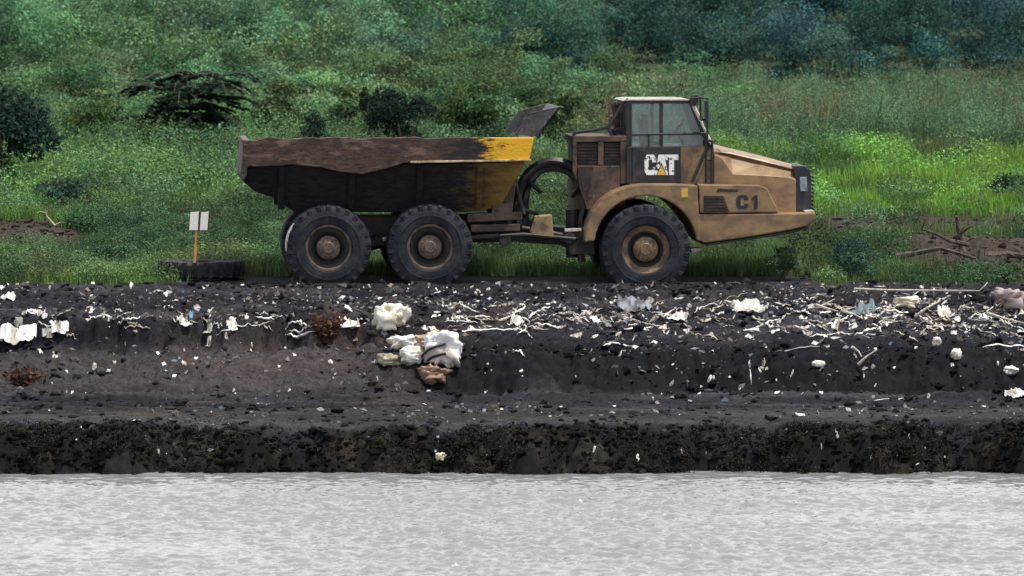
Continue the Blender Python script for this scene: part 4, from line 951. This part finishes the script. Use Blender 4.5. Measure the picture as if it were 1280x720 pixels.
lump('rag_bundle', 'rusty brown rag bundle below the striped white sack', 'rag', 543, 466, 36, 22, (.30, .20, .14), 7, rough=.6)
lump('plastic_sack', 'folded cream sack below the long pale pole', 'sack', 1133, 376, 34, 15, (.76, .72, .58), 8, rough=.5)
lump('rag_heap', 'pinkish grey rag heap under the right edge of the grass', 'rag heap', 1262, 374, 44, 24, (.34, .28, .28), 9, rough=.6)
lump('plastic_bottle', 'white oval bottle lying on the black cut at the right', 'bottle', 1024, 456, 17, 8, (.80, .78, .72), 10, rough=.1)
lump('plastic_sack', 'small white bag slumped on the black cut near the right edge', 'sack', 1264, 463, 19, 12, (.74, .73, .70), 11)
lump('plastic_cup', 'upright cream cup on the ledge right of the white square carton', 'cup', 1172, 425, 12, 13, (.78, .74, .66), 12, rough=.2)
lump('plastic_jug', 'dented cream jug tilted below the cream cup', 'jug', 1196, 441, 14, 14, (.76, .73, .66), 13, rough=.3)
lump('litter_lump', 'small pale yellow lump alone on the dark bank above the water', 'litter', 550, 572, 14, 10, (.74, .70, .50), 14, rough=.5)
film('plastic_sheet', 'large white sheet heaped at the left edge of the litter ridge', 'plastic sheet', 16, 418, 58, 22, seed=21, rise=.8)
film('plastic_sheet', 'white torn film near the left edge just below the grass', 'plastic film', 9, 368, 22, 12, seed=22)
film('plastic_sheet', 'bent white strip of film above the heaped white sheet', 'plastic film', 42, 388, 34, 10, seed=23)
film('plastic_sheet', 'white film lump right beside the heaped white sheet', 'plastic film', 74, 410, 28, 9, seed=24)
film('plastic_sheet', 'white rag lying below a small blue scrap', 'rag', 230, 402, 24, 9, seed=25)
film('blue_scrap', 'small blue scrap of plastic above a white rag', 'plastic scrap', 238, 393, 7, 11, (.12, .32, .50), 26, rise=.9)
film('plastic_sheet', 'white scrunched film left of the upright cream sack', 'plastic film', 437, 404, 32, 12, seed=27)
film('plastic_sheet', 'grey blue tarpaulin patch below the front wheel', 'tarpaulin', 792, 379, 52, 20, (.20, .22, .25), 28, rise=.7)
film('plastic_sheet', 'pointed white sheet folded up between the sacks and the tarpaulin', 'plastic sheet', 645, 400, 24, 15, seed=29, rise=.9)
film('plastic_sheet', 'broad white film on the ridge right of the tarpaulin', 'plastic film', 846, 394, 40, 8, seed=30)
film('plastic_sheet', 'small white sheet stood on the ridge under the tarpaulin', 'plastic film', 746, 399, 24, 9, seed=31)
film('carton', 'white square carton standing on the ridge at the right', 'carton', 1181, 386, 18, 17, (.82, .80, .74), 32, rise=1, ragged=.05)
film('plastic_sheet', 'white film bunched at the right edge on the black cut', 'plastic film', 1270, 490, 32, 11, seed=33)
film('plastic_sheet', 'white flat scrap alone on the track at the right', 'plastic scrap', 1001, 518, 18, 4, seed=34)
film('plastic_sheet', 'pale film heap at the right above the black cut', 'plastic film', 935, 382, 60, 20, (.52, .50, .47), 35, rise=.8)
film('plastic_sheet', 'teal grey sheet left of the pale film under the pole', 'plastic sheet', 1085, 384, 54, 14, (.12, .17, .18), 36)
film('white_tag', 'tiny white tag standing at the grass edge left of the tyre', 'tag', 164, 355, 7, 9, seed=37, rise=1)
film('white_tag', 'tiny white tag lying on the rim of the flat tyre', 'tag', 245, 330, 8, 4, seed=38).location = Vector(at(246, 331, y + .2))
RB = [
 ('thin white strip winding down the ridge left of the rusty tuft', [(268, 420), (292, 413), (318, 408), (340, 404)], .035, (.6, .58, .54)),
 ('white looped strip curled on the ridge beside the rusty tuft', [(356, 413), (363, 405), (376, 404), (383, 410), (374, 416), (360, 414)], .04, (.8, .79, .75)),
 ('white strip lying flat below the looped strip', [(355, 420), (372, 422), (394, 417)], .05, (.8, .79, .75)),
 ('short white strip high on the ridge left of the looped strip', [(318, 398), (334, 399), (348, 395)], .045, (.78, .77, .72)),
 ('straight white strip right of the upright cream sack', [(556, 403), (575, 402), (597, 406)], .045, (.8, .78, .74)),
 ('long white strip running from the striped sack to the folded sheet', [(566, 414), (592, 415), (620, 412), (652, 413)], .05, (.82, .80, .76)),
 ('white twisted strip dangling right of the folded sheet', [(650, 396), (662, 402), (657, 412), (646, 420)], .04, (.74, .73, .70)),
 ('white bent strip low on the ridge at the photo centre', [(641, 443), (650, 439), (656, 447)], .04, (.8, .79, .75)),
 ('pale strip under the tarpaulin on the ridge', [(776, 414), (800, 410), (830, 408)], .05, (.72, .68, .62)),
 ('white strip alone on the dark slope below the tarpaulin', [(752, 432), (770, 431), (790, 434)], .05, (.82, .80, .78)),
 ('pale hoop of hose arched on the ridge right of the front wheel', [(868, 393), (876, 385), (890, 381), (900, 383)], .035, (.62, .60, .55)),
 ('curved white pipe rising to the right on the litter ridge', [(926, 415), (945, 411), (962, 404), (978, 400)], .05, (.84, .81, .74)),
 ('long pale strip along the foot of the stick tangle', [(1012, 421), (1040, 418), (1068, 417)], .05, (.74, .72, .68)),
 ('pale curled hose end right of the stick tangle', [(1086, 406), (1098, 408), (1102, 414), (1092, 420), (1078, 421)], .035, (.5, .5, .5)),
 ('white strip along the ridge under the folded cream sack', [(1076, 389), (1100, 387), (1130, 392), (1148, 394)], .05, (.80, .78, .72)),
 ('pale strip along the dark ledge by the right edge', [(1226, 434), (1250, 433), (1290, 435)], .055, (.80, .79, .75)),
 ('pale broken strip along the foot of the black cut at the right', [(1082, 502), (1110, 500), (1138, 501)], .03, (.5, .5, .52)),
 ('thin pale cord hanging on the dark slope at the right', [(937, 452), (938, 462), (940, 482)], .022, (.45, .45, .45)),
 ('grey strip lying across the black cut left of the bottle', [(970, 441), (1000, 436), (1040, 433)], .03, (.30, .30, .32)),
]
for i, (lb, pts, w, c) in enumerate(RB): ribbon('plastic_strip', lb, 'strip', pts, w, c, 50 + i)
ST = [
 ('pale stick slanting up to the right at the left of the stick tangle', [(1006, 387), (1024, 384), (1044, 374)]),
 ('bleached stick crossing the top of the stick tangle', [(1020, 381), (1036, 386), (1048, 389)]),
 ('short bleached stick standing upright in the stick tangle', [(1046, 412), (1049, 402), (1050, 390)]),
 ('bleached stick sloping down to the right of the stick tangle', [(1052, 388), (1068, 393), (1084, 401)]),
 ('bleached bent stick rising to the white carton', [(1145, 396), (1158, 386), (1168, 380), (1173, 378)]),
 ('grey stick slanting down at the right edge of the litter ridge', [(1234, 391), (1256, 398), (1285, 405)]),
 ('pale stick lying low at the left foot of the stick tangle', [(993, 408), (1006, 412), (1014, 416)]),
 ('short pale stick leaning between the folded sheet and the tarpaulin', [(735, 394), (740, 390), (744, 385)]),
 ('pale thin stick leaning on the black cut under the pale hose end', [(1066, 434), (1074, 440), (1078, 446)]),
 ('grey crossed twig on the black cut right of the bottle', [(1074, 456), (1084, 446), (1096, 438)]),
]
for i, (lb, pts) in enumerate(ST):
    branch('stick', lb, pick(pts[len(pts) // 2][0], max(p[1] for p in pts) + 2)[1] - .05, pts, .032, PALE, 0, 90 + i, 'stick')
# scraps no one can tell apart: each one a thing
rs = random.Random(12)
bands = [(352, 372, 42, 5, 2.6), (374, 400, 62, 9, 3.2), (392, 422, 74, 12, 3.6), (430, 462, 30, 6, 3.2), (462, 500, 32, 5, 2.8), (500, 582, 18, 4.5, 2.8)]
i = 0
for v0, v1, n, w, h in bands:
    for k in range(n):
        for _ in range(6):
            px = rs.uniform(-6, 1286); v = rs.uniform(v0, v1)
            if rs.random() < float(sst(.35, .6, vn(np.array([px * .016]), np.array([v * .05]), 77))[0]) + (.25 if px > 640 else 0): break
        if v < 424 and v > 374 and 120 < px < 230 and rs.random() < .7: continue
        g = rs.choice([(.80, .79, .77), (.62, .61, .59), (.46, .42, .36), (.72, .71, .70), (.34, .33, .33)])
        film('litter_scrap', 'small pale scrap of litter on the dark mud', 'scrap', px, v, w * rs.uniform(.4, 1.4), h * rs.uniform(.6, 1.5), g, 200 + i, LG, rise=rs.uniform(.4, 1)); i += 1
# loose strips and shreds in the debris band, alike all along it
for k in range(165):
    px = rs.uniform(600, 1285) if k % 5 else rs.uniform(0, 640); v = rs.triangular(374, 424, 396); L_ = rs.uniform(8, 40); a = rs.uniform(-.5, .5); c = rs.choice([(.70, .68, .63), (.50, .47, .42), (.34, .31, .28), (.24, .21, .18), (.76, .74, .70), (.42, .36, .28)])
    ribbon('litter_shred', 'thin frayed shred of plastic tangled in the litter ridge', 'shred', [(px + L_ * t, v + L_ * a * t + rs.uniform(-2.5, 2.5)) for t in (0, .3, .65, 1)], rs.uniform(.016, .055), c, 300 + k, 'shreds tangled in the litter ridge')
CLOD = tint_mat('mud_clod', .95, .08, .5, 25)
# crumbs beyond counting
def crumbs():
    rg = np.random.default_rng(8); n = 13000
    x = rg.uniform(-11, 11, n); y = np.where(rg.random(n) < .6, rg.normal(-3.3, 1.5, n), rg.uniform(-11.8, -.2, n)); y = np.clip(y, -11.9, .1)
    k = rg.random(n) < .12 + .88 * sst(.44, .6, fbm(x * .6, y * .9, 401, 4)); x = x[k]; y = y[k]; n = len(x)
    p = np.stack([x, y, gz(x, y) + .012], 1); s = (.010 + .055 * rg.random((n, 1)) ** 3.2)
    a = unit(rg.normal(size=(n, 3))); a[:, 2] *= .5; a = unit(a); b = unit(np.cross(a, rg.normal(size=(n, 3))))
    V = np.stack([p - a * s * 1.5, p + b * s, p + a * s * 1.3, p - b * s * .8], 1)
    ne = 5200; xe = rg.uniform(-11, 11, ne); ye = rg.normal(-2.5, .8, ne); ke = rg.random(ne) < (.25 + .75 * sst(-2, 2, xe)) * (.2 + .8 * sst(.42, .58, fbm(xe * .9, ye * .9, 403, 3))); xe = xe[ke]; ye = ye[ke]; ne = len(xe)
    pe = np.stack([xe, ye, gz(xe, ye) + .02], 1); ae = unit(rg.normal(size=(ne, 3)) * np.array([1, .5, .35])) * (.03 + .13 * rg.random((ne, 1)) ** 2); be = unit(np.cross(ae, rg.normal(size=(ne, 3)) * .4 + np.array([0, .7, .3]))) * (.008 + .018 * rg.random((ne, 1)))
    V = np.concatenate([V, np.stack([pe - ae, pe + be, pe + ae, pe - be], 1)]); n = len(V)
    t = rg.random((n, 1)); t[-ne:] = rg.choice([.05, .05, .3, .6, .6, .9], (ne, 1)); c = np.where(t < .13, np.array((.74, .73, .71)), np.where(t < .5, np.array((.10, .10, .11)), np.where(t < .78, np.array((.17, .15, .14)), np.where(t < .93, np.array((.13, .095, .075)), np.array((.07, .12, .17))))))
    return V, c * (.7 + .5 * rg.random((n, 1)))
Vc, Cc = crumbs(); tag(np_mesh('litter', Vc, 4, Cc, TINT), kind='stuff', label='fine crumbs of litter sprinkled over the mud', cat='litter')
def clods():
    """broken lumps of mud over the slopes"""
    rg = np.random.default_rng(9); ico = bmesh.new(); bmesh.ops.create_icosphere(ico, subdivisions=1, radius=1); bv = np.array([v.co[:] for v in ico.verts]); bf = np.array([[v.index for v in f.verts] for f in ico.faces]); ico.free()
    n = 15000; x = rg.uniform(-11.5, 11.5, n); y = rg.uniform(-12.1, .2, n)
    tr = (y > -10.6) & (y < -7.2); k = np.where(tr, rg.random(n) < .25, rg.random(n) < .12 + .88 * sst(.45, .62, fbm(x * .8, y * 1.2, 411, 4))); x = x[k]; y = y[k]; n = len(x)
    xb = rg.uniform(-11.5, 11.5, 9000); yb = rg.uniform(-12.2, -11.0, 9000); xb[:2600] = rg.uniform(5.6, 12, 2600); yb[:2600] = rg.uniform(1.0, 13.5, 2600); xb[2600:3400] = rg.uniform(-11.8, -8.2, 800); yb[2600:3400] = rg.uniform(7.5, 13, 800); x = np.concatenate([x, xb]); y = np.concatenate([y, yb]); n = len(x)
    s = .012 + .07 * rg.random(n) ** 4.5; s[-9000:] = .012 + .06 * rg.random(9000) ** 3; c = np.stack([x, y, gz(x, y) + s * .15], 1)
    j = 1 + .9 * (rg.random((n, len(bv), 1)) - .5)
    V = c[:, None, :] + bv[None] * j * s[:, None, None] * np.stack([.8 + .9 * rg.random(n), .8 + .6 * rg.random(n), .55 + .4 * rg.random(n)], 1)[:, None, :]
    tri = V[:, bf]                                        # (n, faces, 3, 3)
    col = gcol(x, y) * (.35 + 1.9 * rg.random((n, 1)) ** 2.5)
    return tri.reshape(-1, 3, 3), np.repeat(col, len(bf), 0)
# dark slimy weed hanging on the waterside bank
Pw = np.stack([rng.uniform(-11.5, 11.5, 3600), rng.uniform(-12.15, -10.9, 3600)], 1); Pw = Pw[rng.random(3600) < sst(.38, .6, fbm(Pw[:, 0] * .9, Pw[:, 1] * .9, 421, 3))]
Pw = np.concatenate([Pw, gz(Pw[:, 0], Pw[:, 1])[:, None] - .05], 1)
Vk, Ck = leaves(weed_lobes(Pw, .05, .15, 5), 42000, .042, (.026, .023, .018), rng, .6, lobevar=.6); tag(np_mesh('bank_weed', Vk, 4, Ck, LEAF), kind='stuff', label='dark ragged weed clinging to the bank above the water', cat='weed')
Vd, Cd = clods(); tag(np_mesh('mud_rubble', Vd, 3, Cd, CLOD), kind='stuff', label='broken dark mud clods covering the bank', cat='mud')
